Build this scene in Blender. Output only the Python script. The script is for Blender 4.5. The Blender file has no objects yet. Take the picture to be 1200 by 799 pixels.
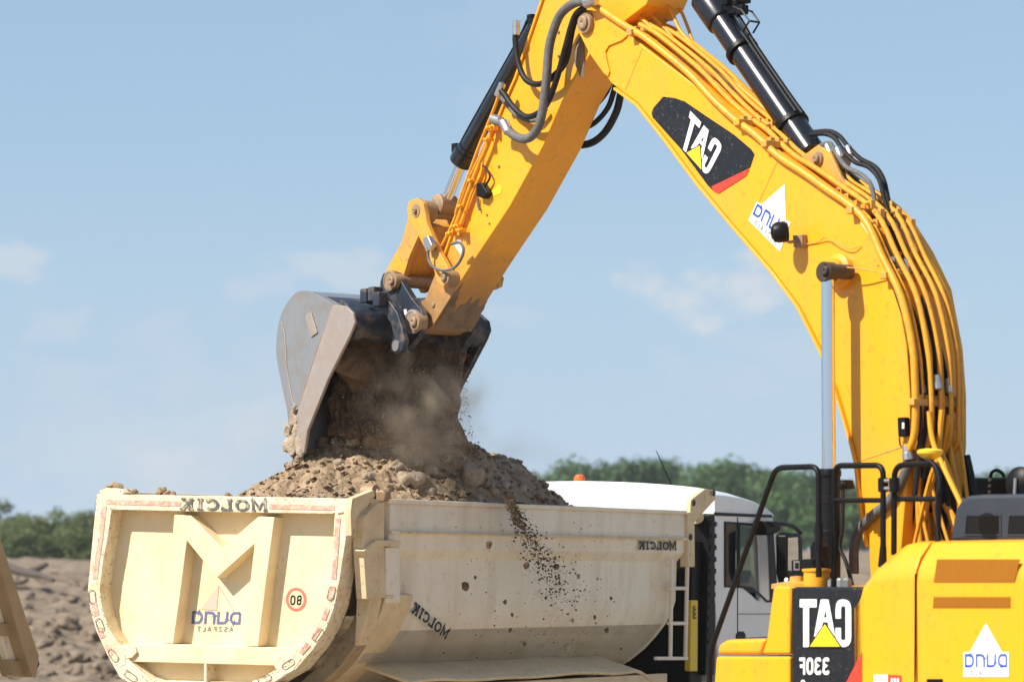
import bpy, bmesh, math, random
from mathutils import Vector, Matrix, noise
R = math.radians
V = Vector
scene = bpy.context.scene
col = scene.collection
rnd = random.Random(11)

# ------------------------------------------------------------------ camera model (photo is 1200 x 799)
F = 3900.0
PITCH = math.atan(279.5 / F)
CAM = V((0, 0, 2.7))

def ray(px, py):
    a = (px - 600) / F
    u = (399.5 - py) / F
    return V((a, math.cos(PITCH) - u * math.sin(PITCH), math.sin(PITCH) + u * math.cos(PITCH)))

def unproj(px, py, Mi, axis, val):
    o = Mi @ CAM
    d = Mi.to_3x3() @ ray(px, py)
    t = (val - o[axis]) / d[axis]
    return o + d * t

def at_dist(px, py, Y):
    d = ray(px, py)
    return CAM + d * (Y / d.y)

cd = bpy.data.cameras.new('Camera')
cam = bpy.data.objects.new('Camera', cd)
col.objects.link(cam)
cam.location = CAM
cam.rotation_euler = (R(90) + PITCH, 0, 0)
cd.sensor_width = 36
cd.lens = 36 * F / 1200
cd.clip_start = 0.5
cd.clip_end = 9000
cd.dof.use_dof = True
cd.dof.focus_distance = 26.8
cd.dof.aperture_fstop = 2.5
scene.camera = cam

# ------------------------------------------------------------------ materials
def nodes_of(m):
    m.use_nodes = True
    nt = m.node_tree
    return nt, nt.nodes, nt.links, nt.nodes['Principled BSDF']

def rgba(c):
    return (c[0], c[1], c[2], 1)

def mat(name, base, rough=.5, metal=0, var=None, var_amt=.0, scale=3., stretch=(1, 1, 1), bump=0, bscale=60,
        spots=None, spot_amt=.5, spot_scale=25, coat=0, lo=.45, hi=.75, spec=.5, streak=None, streak_amt=.5, streak_scale=(9, 9, .5)):
    m = bpy.data.materials.new(name)
    nt, N, L, bs = nodes_of(m)
    bs.inputs['Roughness'].default_value = rough
    bs.inputs['Metallic'].default_value = metal
    bs.inputs['Coat Weight'].default_value = coat
    bs.inputs['Coat Roughness'].default_value = .15
    bs.inputs['Specular IOR Level'].default_value = spec
    bs.inputs['Base Color'].default_value = rgba(base)
    tc = N.new('ShaderNodeTexCoord')
    cur = None

    def layer(cur, colr, amt, sc, st, lo, hi, det=8):
        mp = N.new('ShaderNodeMapping')
        mp.inputs['Scale'].default_value = st
        L.new(tc.outputs['Object'], mp.inputs['Vector'])
        nz = N.new('ShaderNodeTexNoise')
        nz.inputs['Scale'].default_value = sc
        nz.inputs['Detail'].default_value = det
        nz.inputs['Roughness'].default_value = .65
        L.new(mp.outputs['Vector'], nz.inputs['Vector'])
        mr = N.new('ShaderNodeMapRange')
        mr.inputs['From Min'].default_value = lo
        mr.inputs['From Max'].default_value = hi
        mr.inputs['To Max'].default_value = amt
        L.new(nz.outputs['Fac'], mr.inputs['Value'])
        mx = N.new('ShaderNodeMix')
        mx.data_type = 'RGBA'
        L.new(mr.outputs['Result'], mx.inputs[0])
        if cur is None:
            mx.inputs[6].default_value = rgba(base)
        else:
            L.new(cur, mx.inputs[6])
        mx.inputs[7].default_value = rgba(colr)
        return mx.outputs[2]
    if var is not None:
        cur = layer(cur, var, var_amt, scale, stretch, lo, hi)
    if streak is not None:
        cur = layer(cur, streak, streak_amt, 1., streak_scale, .5, .72)
    if spots is not None:
        cur = layer(cur, spots, spot_amt, spot_scale, (1, 1, 1), .6, .66, 4)
    if cur is not None:
        L.new(cur, bs.inputs['Base Color'])
    if bump:
        nz = N.new('ShaderNodeTexNoise')
        nz.inputs['Scale'].default_value = bscale
        nz.inputs['Detail'].default_value = 6
        L.new(tc.outputs['Object'], nz.inputs['Vector'])
        b = N.new('ShaderNodeBump')
        b.inputs['Strength'].default_value = bump
        b.inputs['Distance'].default_value = .02
        L.new(nz.outputs['Fac'], b.inputs['Height'])
        L.new(b.outputs['Normal'], bs.inputs['Normal'])
    return m

DUST = (.42, .31, .2)
M = {}
M['yellow'] = mat('machine_yellow_paint', (.84, .365, .006), .42, 0, (.62, .33, .05), .55, 1.6, lo=.46, hi=.8, coat=.15, bump=.02, bscale=14, streak=(.60, .30, .04), streak_amt=.42, streak_scale=(6, 6, .8),
                  spots=(.40, .20, .03), spot_amt=.35, spot_scale=16)
M['yellow_dirty'] = mat('dusty_yellow_paint', (.76, .34, .02), .6, 0, (.36, .23, .11), .9, 5, lo=.38, hi=.68, bump=.12, bscale=40,
                        spots=(.18, .11, .05), spot_amt=.6, spot_scale=30)
M['yellow_pipe'] = mat('yellow_pipe_paint', (.76, .33, .012), .45, 0, (.42, .20, .035), .7, 9, bump=.03, spots=(.22, .12, .03), spot_amt=.5, spot_scale=30)
M['black'] = mat('black_paint', (.0035, .004, .005), .45, 0, (.014, .012, .011), .5, 6, spec=.22)
M['black_gloss'] = mat('black_cylinder_paint', (.006, .008, .013), .25, 0, (.02, .02, .022), .5, 4, coat=.25)
M['blueblack'] = mat('blue_black_paint', (.018, .026, .042), .45, 0, (.24, .18, .13), .75, 7, lo=.5, hi=.72, bump=.08, bscale=40)
M['hose'] = mat('grey_dusty_hose', (.105, .105, .105), .7, 0, (.20, .19, .175), .7, 20, bump=.25, bscale=180)
M['hose_black'] = mat('black_rubber_hose', (.007, .007, .008), .55, 0, (.035, .031, .029), .6, 12, spec=.3)
M['chrome'] = mat('chromed_rod', (.75, .77, .80), .12, 1)
M['darkpin'] = mat('dark_greasy_pin', (.055, .042, .032), .5, .3, (.13, .10, .07), .7, 20, bump=.2, bscale=60)
M['flange_dark'] = mat('shade_toned_tan_flange', (.40, .28, .145), .65, 0, (.28, .19, .10), .8, 5, bump=.1)  # tan darkened so the colour carries the flange's shade; also brown band and foot
M['steel'] = mat('zinc_fitting', (.55, .55, .53), .35, .9, (.35, .3, .25), .5, 20)
M['pin'] = mat('rusty_pin_steel', (.30, .20, .12), .65, .25, (.42, .30, .19), .8, 24, bump=.2, bscale=70)
M['wornsteel'] = mat('worn_grey_steel', (.37, .37, .375), .3, .6, (.36, .28, .215), .75, 4.5, bump=.06, bscale=50, lo=.48, hi=.7,
                     streak=(.31, .30, .295), streak_amt=.7, streak_scale=(26, 26, 3))
M['ruststeel'] = mat('rust_tinted_steel', (.38, .315, .275), .45, .4, (.42, .40, .39), .8, 9, bump=.1, bscale=60, spots=(.5, .36, .24), spot_amt=.7, spot_scale=24)
M['mudsteel'] = mat('mud_caked_steel', (.22, .155, .10), .9, 0, (.09, .065, .045), .9, 9, bump=.8, bscale=36)
M['cream'] = mat('cream_tipper_paint', (.81, .675, .43), .55, 0, (.76, .585, .32), .85, 2.0, bump=.10, bscale=4.5,
                 streak=(.60, .42, .20), streak_amt=.34, streak_scale=(3.2, 3.2, .9), spots=(.50, .32, .15), spot_amt=.25, spot_scale=13)
M['cream_rim'] = mat('chipped_cream_rim', (.80, .70, .50), .6, 0, (.66, .47, .24), .8, 6, streak=(.38, .22, .11), streak_amt=.55, streak_scale=(15, 15, 15), bump=.3, bscale=50, spots=(.16, .09, .05), spot_amt=.75, spot_scale=26)
M['creamside'] = mat('dusty_white_side_paint', (.83, .75, .60), .55, 0, (.71, .57, .37), .75, 1.6, bump=.10, bscale=4,
                     streak=(.56, .43, .27), streak_amt=.5, streak_scale=(5, 5, .5), spots=(.40, .28, .16), spot_amt=.25, spot_scale=11)
M['creamframe'] = mat('dusty_cream_frame', (.70, .55, .335), .6, 0, (.54, .38, .20), .8, 5, bump=.15, bscale=40, spots=(.26, .17, .09), spot_amt=.5, spot_scale=22)
M['tape'] = mat('faded_red_tape', (.62, .27, .20), .6, 0, (.78, .58, .44), .95, 22, lo=.42, hi=.66)
M['stencil'] = mat('worn_stencil_paint', (.10, .095, .085), .7, 0, (.55, .45, .28), .9, 26, lo=.52, hi=.62)
M['stencil_black'] = mat('black_stencil_paint', (.02, .02, .02), .7, 0, (.45, .38, .27), .8, 40, lo=.6, hi=.68)
M['logoblue'] = mat('logo_blue_print', (.02, .07, .42), .5)
M['logoblue_old'] = mat('faded_blue_print', (.10, .12, .28), .6, 0, (.3, .28, .3), .6, 30)
M['logogrey'] = mat('logo_grey_print', (.22, .22, .23), .5)
M['lilac'] = mat('logo_lilac_print', (.62, .60, .72), .5)
M['pink'] = mat('faded_pink_print', (.64, .45, .36), .6)
M['white'] = mat('white_print', (.86, .86, .85), .45)
M['decalblack'] = mat('charcoal_decal', (.011, .013, .018), .4, 0, (.025, .025, .026), .5, 12, spec=.3, spots=(.35, .3, .24), spot_amt=.25, spot_scale=40)
M['red'] = mat('red_decal', (.75, .05, .025), .4)
M['redring'] = mat('red_sign_ring', (.60, .16, .12), .55)
M['triyellow'] = mat('triangle_yellow', (.88, .62, .02), .4)
M['cabwhite'] = mat('white_cab_paint', (.80, .80, .79), .3, 0, (.70, .68, .64), .6, 2, coat=.4)
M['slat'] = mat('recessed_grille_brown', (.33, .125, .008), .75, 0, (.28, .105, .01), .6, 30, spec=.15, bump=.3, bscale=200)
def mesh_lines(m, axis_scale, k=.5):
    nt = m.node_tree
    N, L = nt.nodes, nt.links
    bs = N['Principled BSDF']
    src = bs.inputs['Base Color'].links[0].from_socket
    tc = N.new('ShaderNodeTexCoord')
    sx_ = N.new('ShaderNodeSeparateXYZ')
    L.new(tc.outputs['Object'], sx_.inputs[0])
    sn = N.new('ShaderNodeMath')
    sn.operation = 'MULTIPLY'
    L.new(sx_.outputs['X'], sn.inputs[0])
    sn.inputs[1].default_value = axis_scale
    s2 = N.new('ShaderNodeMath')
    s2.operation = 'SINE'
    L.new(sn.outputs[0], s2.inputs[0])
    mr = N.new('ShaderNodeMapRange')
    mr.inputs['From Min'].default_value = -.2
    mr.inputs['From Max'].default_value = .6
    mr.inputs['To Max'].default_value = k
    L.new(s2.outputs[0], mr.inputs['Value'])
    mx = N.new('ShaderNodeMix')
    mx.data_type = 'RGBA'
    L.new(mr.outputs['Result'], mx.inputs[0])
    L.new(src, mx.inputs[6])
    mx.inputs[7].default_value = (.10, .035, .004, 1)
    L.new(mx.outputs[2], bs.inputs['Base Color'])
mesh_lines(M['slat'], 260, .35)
M['greyhood'] = mat('blue_grey_hood_plastic', (.026, .034, .050), .5, 0, (.045, .05, .06), .5, 6)
M['orange'] = mat('orange_beacon', (.85, .13, .02), .3)
M['ochre'] = mat('ochre_marker_paint', (.75, .50, .03), .5, 0, (.5, .36, .1), .6, 14)
M['rubber'] = mat('tyre_rubber', (.025, .025, .025), .85, 0, (.2, .15, .1), .7, 6, bump=.3)
M['bark'] = mat('bark', (.09, .07, .05), .9, 0, (.16, .13, .1), .8, 5, bump=.5)
M['deadwood'] = mat('dead_grey_wood', (.07, .055, .045), .9, 0, (.13, .10, .08), .8, 8, bump=.5)

def soil_mat(name, dark, mid, light, scale=7., bump=.9):
    m = bpy.data.materials.new(name)
    nt, N, L, bs = nodes_of(m)
    bs.inputs['Roughness'].default_value = .95
    bs.inputs['Specular IOR Level'].default_value = .15
    tc = N.new('ShaderNodeTexCoord')
    n1 = N.new('ShaderNodeTexNoise')
    n1.inputs['Scale'].default_value = scale
    n1.inputs['Detail'].default_value = 12
    n1.inputs['Roughness'].default_value = .72
    L.new(tc.outputs['Object'], n1.inputs['Vector'])
    cr = N.new('ShaderNodeValToRGB')
    e = cr.color_ramp.elements
    e[0].position = .36
    e[0].color = rgba(dark)
    e[1].position = .68
    e[1].color = rgba(light)
    x = cr.color_ramp.elements.new(.5)
    x.color = rgba(mid)
    L.new(n1.outputs['Fac'], cr.inputs['Fac'])
    L.new(cr.outputs['Color'], bs.inputs['Base Color'])
    n2 = N.new('ShaderNodeTexNoise')
    n2.inputs['Scale'].default_value = scale * 6
    n2.inputs['Detail'].default_value = 8
    n2.inputs['Roughness'].default_value = .7
    L.new(tc.outputs['Object'], n2.inputs['Vector'])
    b = N.new('ShaderNodeBump')
    b.inputs['Strength'].default_value = bump
    b.inputs['Distance'].default_value = .03
    L.new(n2.outputs['Fac'], b.inputs['Height'])
    L.new(b.outputs['Normal'], bs.inputs['Normal'])
    return m

M['soil'] = soil_mat('heap_soil', (.22, .15, .093), (.39, .28, .18), (.50, .38, .255))
M['soil_dark'] = soil_mat('dark_soil', (.10, .068, .043), (.19, .13, .084), (.31, .22, .145))  # darker soil tone for the pour, the spill and the bucket load
M['stone'] = soil_mat('dusty_stone', (.34, .26, .18), (.46, .37, .27), (.56, .47, .36), 9)
M['bounce'] = soil_mat('pale_bounce_disc', (.36, .29, .215), (.45, .37, .28), (.52, .435, .335), 2.2, .5)  # pale tone for the added bounce disc
M['ground'] = soil_mat('bare_field_soil', (.125, .094, .066), (.215, .166, .118), (.30, .238, .172), 1.6, .9)

# glass
m = bpy.data.materials.new('tinted_cab_glass')
nt, N, L, bs = nodes_of(m)
bs.inputs['Base Color'].default_value = (.62, .75, .70, 1)
bs.inputs['Roughness'].default_value = .02
bs.inputs['Transmission Weight'].default_value = .85
bs.inputs['IOR'].default_value = 1.12
bs.inputs['Coat Weight'].default_value = .5
bs.inputs['Coat Roughness'].default_value = .02
M['glass'] = m
M['darkglass'] = mat('dark_window_glass', (.006, .007, .009), .08)
M['mirrorglass'] = mat('mirror_glass', (.8, .85, .86), .03, 1)

# foliage
def leaf_mat(name, a, b):
    m = bpy.data.materials.new(name)
    nt, N, L, bs = nodes_of(m)
    bs.inputs['Roughness'].default_value = .6
    tc = N.new('ShaderNodeTexCoord')
    oi = N.new('ShaderNodeObjectInfo')
    n1 = N.new('ShaderNodeTexNoise')
    n1.inputs['Scale'].default_value = 1.3
    n1.inputs['Detail'].default_value = 5
    L.new(tc.outputs['Object'], n1.inputs['Vector'])
    ad = N.new('ShaderNodeMath')
    ad.operation = 'MULTIPLY_ADD'
    L.new(oi.outputs['Random'], ad.inputs[0])
    ad.inputs[1].default_value = .5
    L.new(n1.outputs['Fac'], ad.inputs[2])
    mr = N.new('ShaderNodeMapRange')
    mr.inputs['From Min'].default_value = .4
    mr.inputs['From Max'].default_value = 1.0
    L.new(ad.outputs[0], mr.inputs['Value'])
    mx = N.new('ShaderNodeMix')
    mx.data_type = 'RGBA'
    mx.inputs[6].default_value = rgba(a)
    mx.inputs[7].default_value = rgba(b)
    L.new(mr.outputs['Result'], mx.inputs[0])
    L.new(mx.outputs[2], bs.inputs['Base Color'])
    tr = N.new('ShaderNodeBsdfTranslucent')
    L.new(mx.outputs[2], tr.inputs['Color'])
    ms = N.new('ShaderNodeMixShader')
    ms.inputs[0].default_value = .3
    L.new(bs.outputs[0], ms.inputs[1])
    L.new(tr.outputs[0], ms.inputs[2])
    L.new(ms.outputs[0], N['Material Output'].inputs['Surface'])
    return m
M['leaf'] = leaf_mat('green_foliage', (.022, .066, .014), (.07, .15, .03))
M['leaf_pale'] = leaf_mat('olive_foliage', (.060, .095, .022), (.15, .19, .06))

# ------------------------------------------------------------------ mesh builder
def catmull(pts, n=6):
    pts = [V(p) for p in pts]
    if len(pts) < 3:
        return pts
    out = []
    P = [2 * pts[0] - pts[1]] + pts + [2 * pts[-1] - pts[-2]]
    for i in range(1, len(P) - 2):
        p0, p1, p2, p3 = P[i - 1:i + 3]
        for k in range(n):
            t = k / n
            out.append(.5 * ((2 * p1) + (p2 - p0) * t + (2 * p0 - 5 * p1 + 4 * p2 - p3) * t * t + (3 * p1 - p0 - 3 * p2 + p3) * t ** 3))
    out.append(pts[-1])
    return out

class MB:
    def __init__(s):
        s.v = []
        s.f = []

    def add(s, vs, fs):
        o = len(s.v)
        s.v += [V(p) for p in vs]
        s.f += [tuple(i + o for i in f) for f in fs]
        return s

    def prism(s, pts, off):
        n = len(pts)
        pts = [V(p) for p in pts]
        off = V(off)
        vs = pts + [p + off for p in pts]
        fs = [tuple(range(n)), tuple(range(2 * n - 1, n - 1, -1))]
        fs += [(i, (i + 1) % n, n + (i + 1) % n, n + i) for i in range(n)]
        return s.add(vs, fs)

    def box(s, lo, hi):
        x0, y0, z0 = lo
        x1, y1, z1 = hi
        return s.prism([(x0, y0, z0), (x1, y0, z0), (x1, y1, z0), (x0, y1, z0)], (0, 0, z1 - z0))

    def tube(s, pts, r, n=10, caps=True):
        pts = [V(p) for p in pts]
        rs = r if isinstance(r, (list, tuple)) else [r] * len(pts)
        o = len(s.v)
        t0 = (pts[1] - pts[0]).normalized()
        up = V((0, 0, 1)) if abs(t0.z) < .9 else V((1, 0, 0))
        nrm = t0.cross(up).normalized()
        for i, p in enumerate(pts):
            if i == 0:
                t = t0
            elif i == len(pts) - 1:
                t = (pts[i] - pts[i - 1]).normalized()
            else:
                t = ((pts[i + 1] - p).normalized() + (p - pts[i - 1]).normalized())
                t = t.normalized() if t.length > 1e-6 else (pts[i + 1] - p).normalized()
            nrm = (nrm - t * nrm.dot(t)).normalized()
            b = t.cross(nrm)
            for k in range(n):
                a = 2 * math.pi * k / n
                s.v.append(p + (nrm * math.cos(a) + b * math.sin(a)) * rs[i])
        for i in range(len(pts) - 1):
            for k in range(n):
                s.f.append((o + i * n + k, o + i * n + (k + 1) % n, o + (i + 1) * n + (k + 1) % n, o + (i + 1) * n + k))
        if caps:
            s.f.append(tuple(o + k for k in range(n - 1, -1, -1)))
            e = o + (len(pts) - 1) * n
            s.f.append(tuple(e + k for k in range(n)))
        return s

    def lathe(s, prof, o, ax, n=24):
        """prof: (radius, height) pairs; closed with caps"""
        o = V(o)
        ax = V(ax).normalized()
        up = V((0, 0, 1)) if abs(ax.z) < .9 else V((1, 0, 0))
        a1 = ax.cross(up).normalized()
        a2 = ax.cross(a1)
        b = len(s.v)
        for r, h in prof:
            for k in range(n):
                a = 2 * math.pi * k / n
                s.v.append(o + ax * h + (a1 * math.cos(a) + a2 * math.sin(a)) * max(r, 1e-4))
        for i in range(len(prof) - 1):
            for k in range(n):
                s.f.append((b + i * n + k, b + i * n + (k + 1) % n, b + (i + 1) * n + (k + 1) % n, b + (i + 1) * n + k))
        s.f.append(tuple(b + k for k in range(n - 1, -1, -1)))
        e = b + (len(prof) - 1) * n
        s.f.append(tuple(e + k for k in range(n)))
        return s

    def build(s, name, m, parent=None, bevel=0, ang=35, solid=0, seg=2):
        me = bpy.data.meshes.new(name)
        me.from_pydata([tuple(p) for p in s.v], [], s.f)
        bm = bmesh.new()
        bm.from_mesh(me)
        bmesh.ops.recalc_face_normals(bm, faces=bm.faces)
        bm.to_mesh(me)
        bm.free()
        me.materials.append(m)
        for p in me.polygons:
            p.use_smooth = True
        me.set_sharp_from_angle(angle=R(ang))
        o = bpy.data.objects.new(name, me)
        col.objects.link(o)
        if parent is not None:
            o.parent = parent
        if solid:
            md = o.modifiers.new('solid', 'SOLIDIFY')
            md.thickness = abs(solid)
            md.offset = 1 if solid > 0 else -1
        if bevel:
            md = o.modifiers.new('bevel', 'BEVEL')
            md.width = bevel
            md.segments = seg
            md.limit_method = 'ANGLE'
            md.angle_limit = R(32)
            md.harden_normals = False
            w = o.modifiers.new('wn', 'WEIGHTED_NORMAL')
            w.keep_sharp = False
        return o

def tag(o, label, cat=None, group=None, kind=None):
    if label:
        o['label'] = label
    if cat:
        o['category'] = cat
    if group:
        o['group'] = group
    if kind:
        o['kind'] = kind
    return o

def empty(name, Mw):
    o = bpy.data.objects.new(name, None)
    col.objects.link(o)
    o.matrix_world = Mw
    o.empty_display_size = .3
    return o

# ------------------------------------------------------------------ flat strokes and lettering
def stroke(mb, pts, w, fn, closed=False, k=0):
    """flat strip of width w along the 2-D polyline, mapped to 3-D by fn(u, v, k)"""
    n = len(pts)
    P = [V((p[0], p[1])) for p in pts]
    vs = []
    for i in range(n):
        a = P[i - 1] if (closed or i > 0) else None
        b = P[(i + 1) % n] if (closed or i < n - 1) else None
        d1 = (P[i] - a).normalized() if a is not None else (b - P[i]).normalized()
        d2 = (b - P[i]).normalized() if b is not None else d1
        n1 = V((-d1.y, d1.x))
        n2 = V((-d2.y, d2.x))
        m_ = n1 + n2
        m_ = m_.normalized() if m_.length > .05 else n1
        l = 1 / max(.35, m_.dot(n1))
        vs += [P[i] + m_ * (w / 2 * l), P[i] - m_ * (w / 2 * l)]
    fs = []
    for i in range(n if closed else n - 1):
        j = (i + 1) % n
        fs.append((2 * i, 2 * i + 1, 2 * j + 1, 2 * j))
    mb.add([fn(p.x, p.y, k) for p in vs], fs)

def flat(mb, pts, fn, k=0):
    mb.add([fn(p[0], p[1], k) for p in pts], [tuple(range(len(pts)))])

def quadmap(tl, tr, br, bl, nrm, lift=.003):
    nrm = V(nrm).normalized()
    def fn(u, v, k=0):
        top = tl.lerp(tr, u)
        bot = bl.lerp(br, u)
        return bot.lerp(top, v) + nrm * (lift + .0003 * k)
    return fn

def rr(x0, y0, x1, y1, r, n=4):
    out = []
    for cx, cy, a0 in ((x1 - r, y1 - r, 0), (x0 + r, y1 - r, 90), (x0 + r, y0 + r, 180), (x1 - r, y0 + r, 270)):
        for k in range(n + 1):
            a = R(a0 + 90 * k / n)
            out.append((cx + r * math.cos(a), cy + r * math.sin(a)))
    return out

def arc(cx, cy, rx, ry, a0, a1, n=8):
    return [(cx + rx * math.cos(R(a0 + (a1 - a0) * k / n)), cy + ry * math.sin(R(a0 + (a1 - a0) * k / n))) for k in range(n + 1)]

# glyph: (advance, [(points, closed)])
def glyphs(s):
    h = s / 2
    a, b = h, 1 - h
    return {
        'M': (.95, [([(.12, 0), (.12, 1), (.475, .25), (.83, 1), (.83, 0)], 0), ([(0, a * .8), (.25, a * .8)], 0), ([(.7, a * .8), (.95, a * .8)], 0),
                    ([(0, 1 - a * .8), (.17, 1 - a * .8)], 0), ([(.78, 1 - a * .8), (.95, 1 - a * .8)], 0)]),
        'O': (.8, [(rr(.08, a, .72, b, .31), 1)]),
        'L': (.72, [([(.2, 1), (.2, a), (.64, a), (.64, .32)], 0), ([(.04, a), (.2, a)], 0), ([(.05, 1 - a * .8), (.36, 1 - a * .8)], 0)]),
        'C': (.76, [(arc(.42, .5, .34, .5 - h, 42, 318, 12), 0), ([(.67, .66), (.67, .98)], 0)]),
        'I': (.46, [([(.23, 0), (.23, 1)], 0), ([(.05, a * .8), (.41, a * .8)], 0), ([(.05, 1 - a * .8), (.41, 1 - a * .8)], 0)]),
        'K': (.86, [([(.2, 0), (.2, 1)], 0), ([(.22, .45), (.66, .97)], 0), ([(.36, .56), (.72, .03)], 0), ([(.04, a * .8), (.36, a * .8)], 0),
                    ([(.04, 1 - a * .8), (.36, 1 - a * .8)], 0), ([(.55, a * .8), (.84, a * .8)], 0), ([(.52, 1 - a * .8), (.8, 1 - a * .8)], 0)]),
        'd': (1., [([(.1, b), (.1, a), (.55, a)] + arc(.55, .5, .33, .5 - h, -90, 90, 8) + [(.1, b)], 0)]),
        'u': (1., [([(.1, 1), (.1, .38)] + arc(.42, .38, .32, .38 - h, 180, 270, 5) + [(.88, a), (.88, 1)], 0)]),
        'n': (1., [([(.1, 0), (.1, .62)] + arc(.42, .62, .32, .38 - h, 180, 90, 5) + [(.88, b), (.88, 0)], 0)]),
        'a': (1., [([(.88, 0), (.88, b), (.42, b)] + arc(.42, .5, .32, .5 - h, 90, 270, 8) + [(.88, a)], 0)]),
        'A': (.8, [([(.04, 0), (.4, 1), (.76, 0)], 0), ([(.18, .34), (.62, .34)], 0)]),
        'S': (.75, [([(.66, .8), (.55, b), (.2, b), (.08, .75), (.2, .54), (.55, .46), (.67, .25), (.55, a), (.2, a), (.07, .2)], 0)]),
        'Z': (.75, [([(.06, b), (.66, b), (.08, a), (.68, a)], 0)]),
        'F': (.7, [([(.12, 0), (.12, b), (.62, b)], 0), ([(.12, .5), (.54, .5)], 0)]),
        'l': (.62, [([(.12, 1), (.12, a), (.58, a)], 0)]),
        'T': (.75, [([(.02, b), (.73, b)], 0), ([(.375, b), (.375, 0)], 0)]),
        '3': (.72, [([(.08, .8), (.16, b), (.46, b), (.58, .8), (.55, .58), (.4, .52), (.57, .44), (.6, .2), (.46, a), (.16, a), (.07, .22)], 0)]),
        '0': (.72, [(rr(.1, a, .6, b, .22), 1)]),
        '8': (.72, [(rr(.12, .5, .58, b, .2), 1), (rr(.1, a, .6, .5, .22), 1)]),
        ' ': (.5, []),
    }

def lettering(mb, txt, fn, sw=.17, gap=.12):
    """letters read right to left, as they stand in the photo"""
    G = glyphs(sw)
    tot = sum(G[c][0] + gap for c in txt) - gap
    x = 0
    k = 1
    for c in txt:
        adv, st = G[c]
        for pts, cl in st:
            # uniform stroke: squash u by tot in the map
            stroke(mb, pts, sw, lambda u, v, kk, x=x: fn(1 - (x + u) / tot, v, kk), bool(cl), k)
            k += 1
        x += adv + gap

def cat_mark(parent, tl, tr, br, bl, nrm, lift):
    """three heavy letters with a yellow triangle, mirrored as in the photo"""
    q = quadmap(tl, tr, br, bl, nrm, lift)
    W = 1.5
    fn = lambda u, v, k: q(1 - u / W, v, k)
    mb = MB()
    s = .155
    # C with rounded corners: outer and inner outline, terminal to terminal
    co = [(.45, .60), (.45, .80), (.43, .91), (.37, .98), (.28, 1), (.18, 1), (.08, .97), (.02, .90), (0, .80), (0, .20), (.02, .10), (.08, .03), (.18, 0), (.28, 0), (.37, .02), (.43, .09), (.45, .2), (.45, .40)]
    ci = [(.295, .60), (.295, .80), (.29, .83), (.275, .85), (.25, .86), (.20, .86), (.18, .85), (.165, .83), (.16, .80), (.16, .20), (.165, .17), (.18, .15), (.20, .14), (.25, .14), (.275, .15), (.29, .17), (.295, .2), (.295, .40)]
    nn = len(co)
    mb.add([fn(p[0], p[1], 1) for p in co + ci], [(i, i + 1, nn + i + 1, nn + i) for i in range(nn - 1)])
    # A
    flat(mb, [(.46, .22), (.66, 1), (.74, 1), (.74, .78), (.665, .46), (.62, .30)], fn, 3)
    flat(mb, [(.74, 1), (.88, 1), (1.08, .22), (.92, .22), (.84, .46), (.74, .78)], fn, 4)
    flat(mb, [(.67, .52), (.83, .52), (.80, .62), (.69, .62)], fn, 5)
    # T
    stroke(mb, [(1.0, .92), (1.5, .92)], .17, fn, False, 6)
    stroke(mb, [(1.31, .9), (1.31, 0)], .17, fn, False, 7)
    o1 = mb.build('white_letters', M['white'], parent)
    t = MB()
    flat(t, [(.24, -.02), (1.26, -.02), (.75, .53)], fn, 12)
    t.build('triangle_outline', M['decalblack'], parent)
    t = MB()
    flat(t, [(.31, .01), (1.19, .01), (.75, .48)], fn, 16)
    t.build('yellow_triangle', M['triyellow'], parent)
    return o1

def duna_mark(parent, tl, tr, br, bl, nrm, lift, sticker=True, old=False):
    """triangle over four blue letters and a small grey word; corners bound the lettering block, triangle stands above it"""
    fn = quadmap(tl, tr, br, bl, nrm, lift)
    if sticker:
        b = MB()
        flat(b, [(-.03, -.06), (1.03, -.06), (1.03, 1.06), (.88, 1.06), (.5, 2.35), (.12, 1.06), (-.03, 1.06)], fn, 0)
        b.build('sticker_backing', M['white'], parent)
    t = MB()
    flat(t, [(.17, 1.08), (.5, 1.02), (.5, 2.25)], fn, 4)
    t.build('logo_triangle', M['pink' if old else 'lilac'], parent)
    if old:
        t = MB()
        stroke(t, [(.83, 1.08), (.5, 2.25)], .012, fn, False, 4)
        t.build('logo_edge', M['logogrey'], parent)
    sub = lambda v0, v1: (lambda u, v, k: fn(u, v0 + (v1 - v0) * v, k))
    mb = MB()
    lettering(mb, 'duna', sub(.36, .98), .2, .13)
    mb.build('blue_letters', M['logoblue_old' if old else 'logoblue'], parent)
    mb = MB()
    f2 = sub(.0, .24)
    lettering(mb, 'ASZFAlT', lambda u, v, k: f2(.13 + .74 * u, v, k), .17, .35)
    mb.build('grey_letters', M['logogrey'], parent)

# ------------------------------------------------------------------ sky and sun
SUN_EL, SUN_C = R(46), R(29)
sun_to = V((-math.cos(SUN_EL) * math.cos(SUN_C), -math.cos(SUN_EL) * math.sin(SUN_C), math.sin(SUN_EL)))
w = bpy.data.worlds.new('World')
scene.world = w
w.use_nodes = True
nt = w.node_tree
N, L = nt.nodes, nt.links
bg = N['Background']
sky = N.new('ShaderNodeTexSky')
sky.sky_type = 'NISHITA'
sky.sun_disc = False
sky.sun_elevation = SUN_EL
sky.sun_rotation = math.atan2(sun_to.x, sun_to.y)
sky.air_density = 1.0
sky.dust_density = .6
sky.ozone_density = 1.6
bg.inputs['Strength'].default_value = .078
tc = N.new('ShaderNodeTexCoord')
nz = N.new('ShaderNodeTexNoise')
nz.inputs['Scale'].default_value = 50
nz.inputs['Detail'].default_value = 9
nz.inputs['Roughness'].default_value = .58
mp = N.new('ShaderNodeMapping')
mp.inputs['Scale'].default_value = (1, 1, 1.7)
L.new(tc.outputs['Generated'], mp.inputs['Vector'])
L.new(mp.outputs['Vector'], nz.inputs['Vector'])
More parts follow.
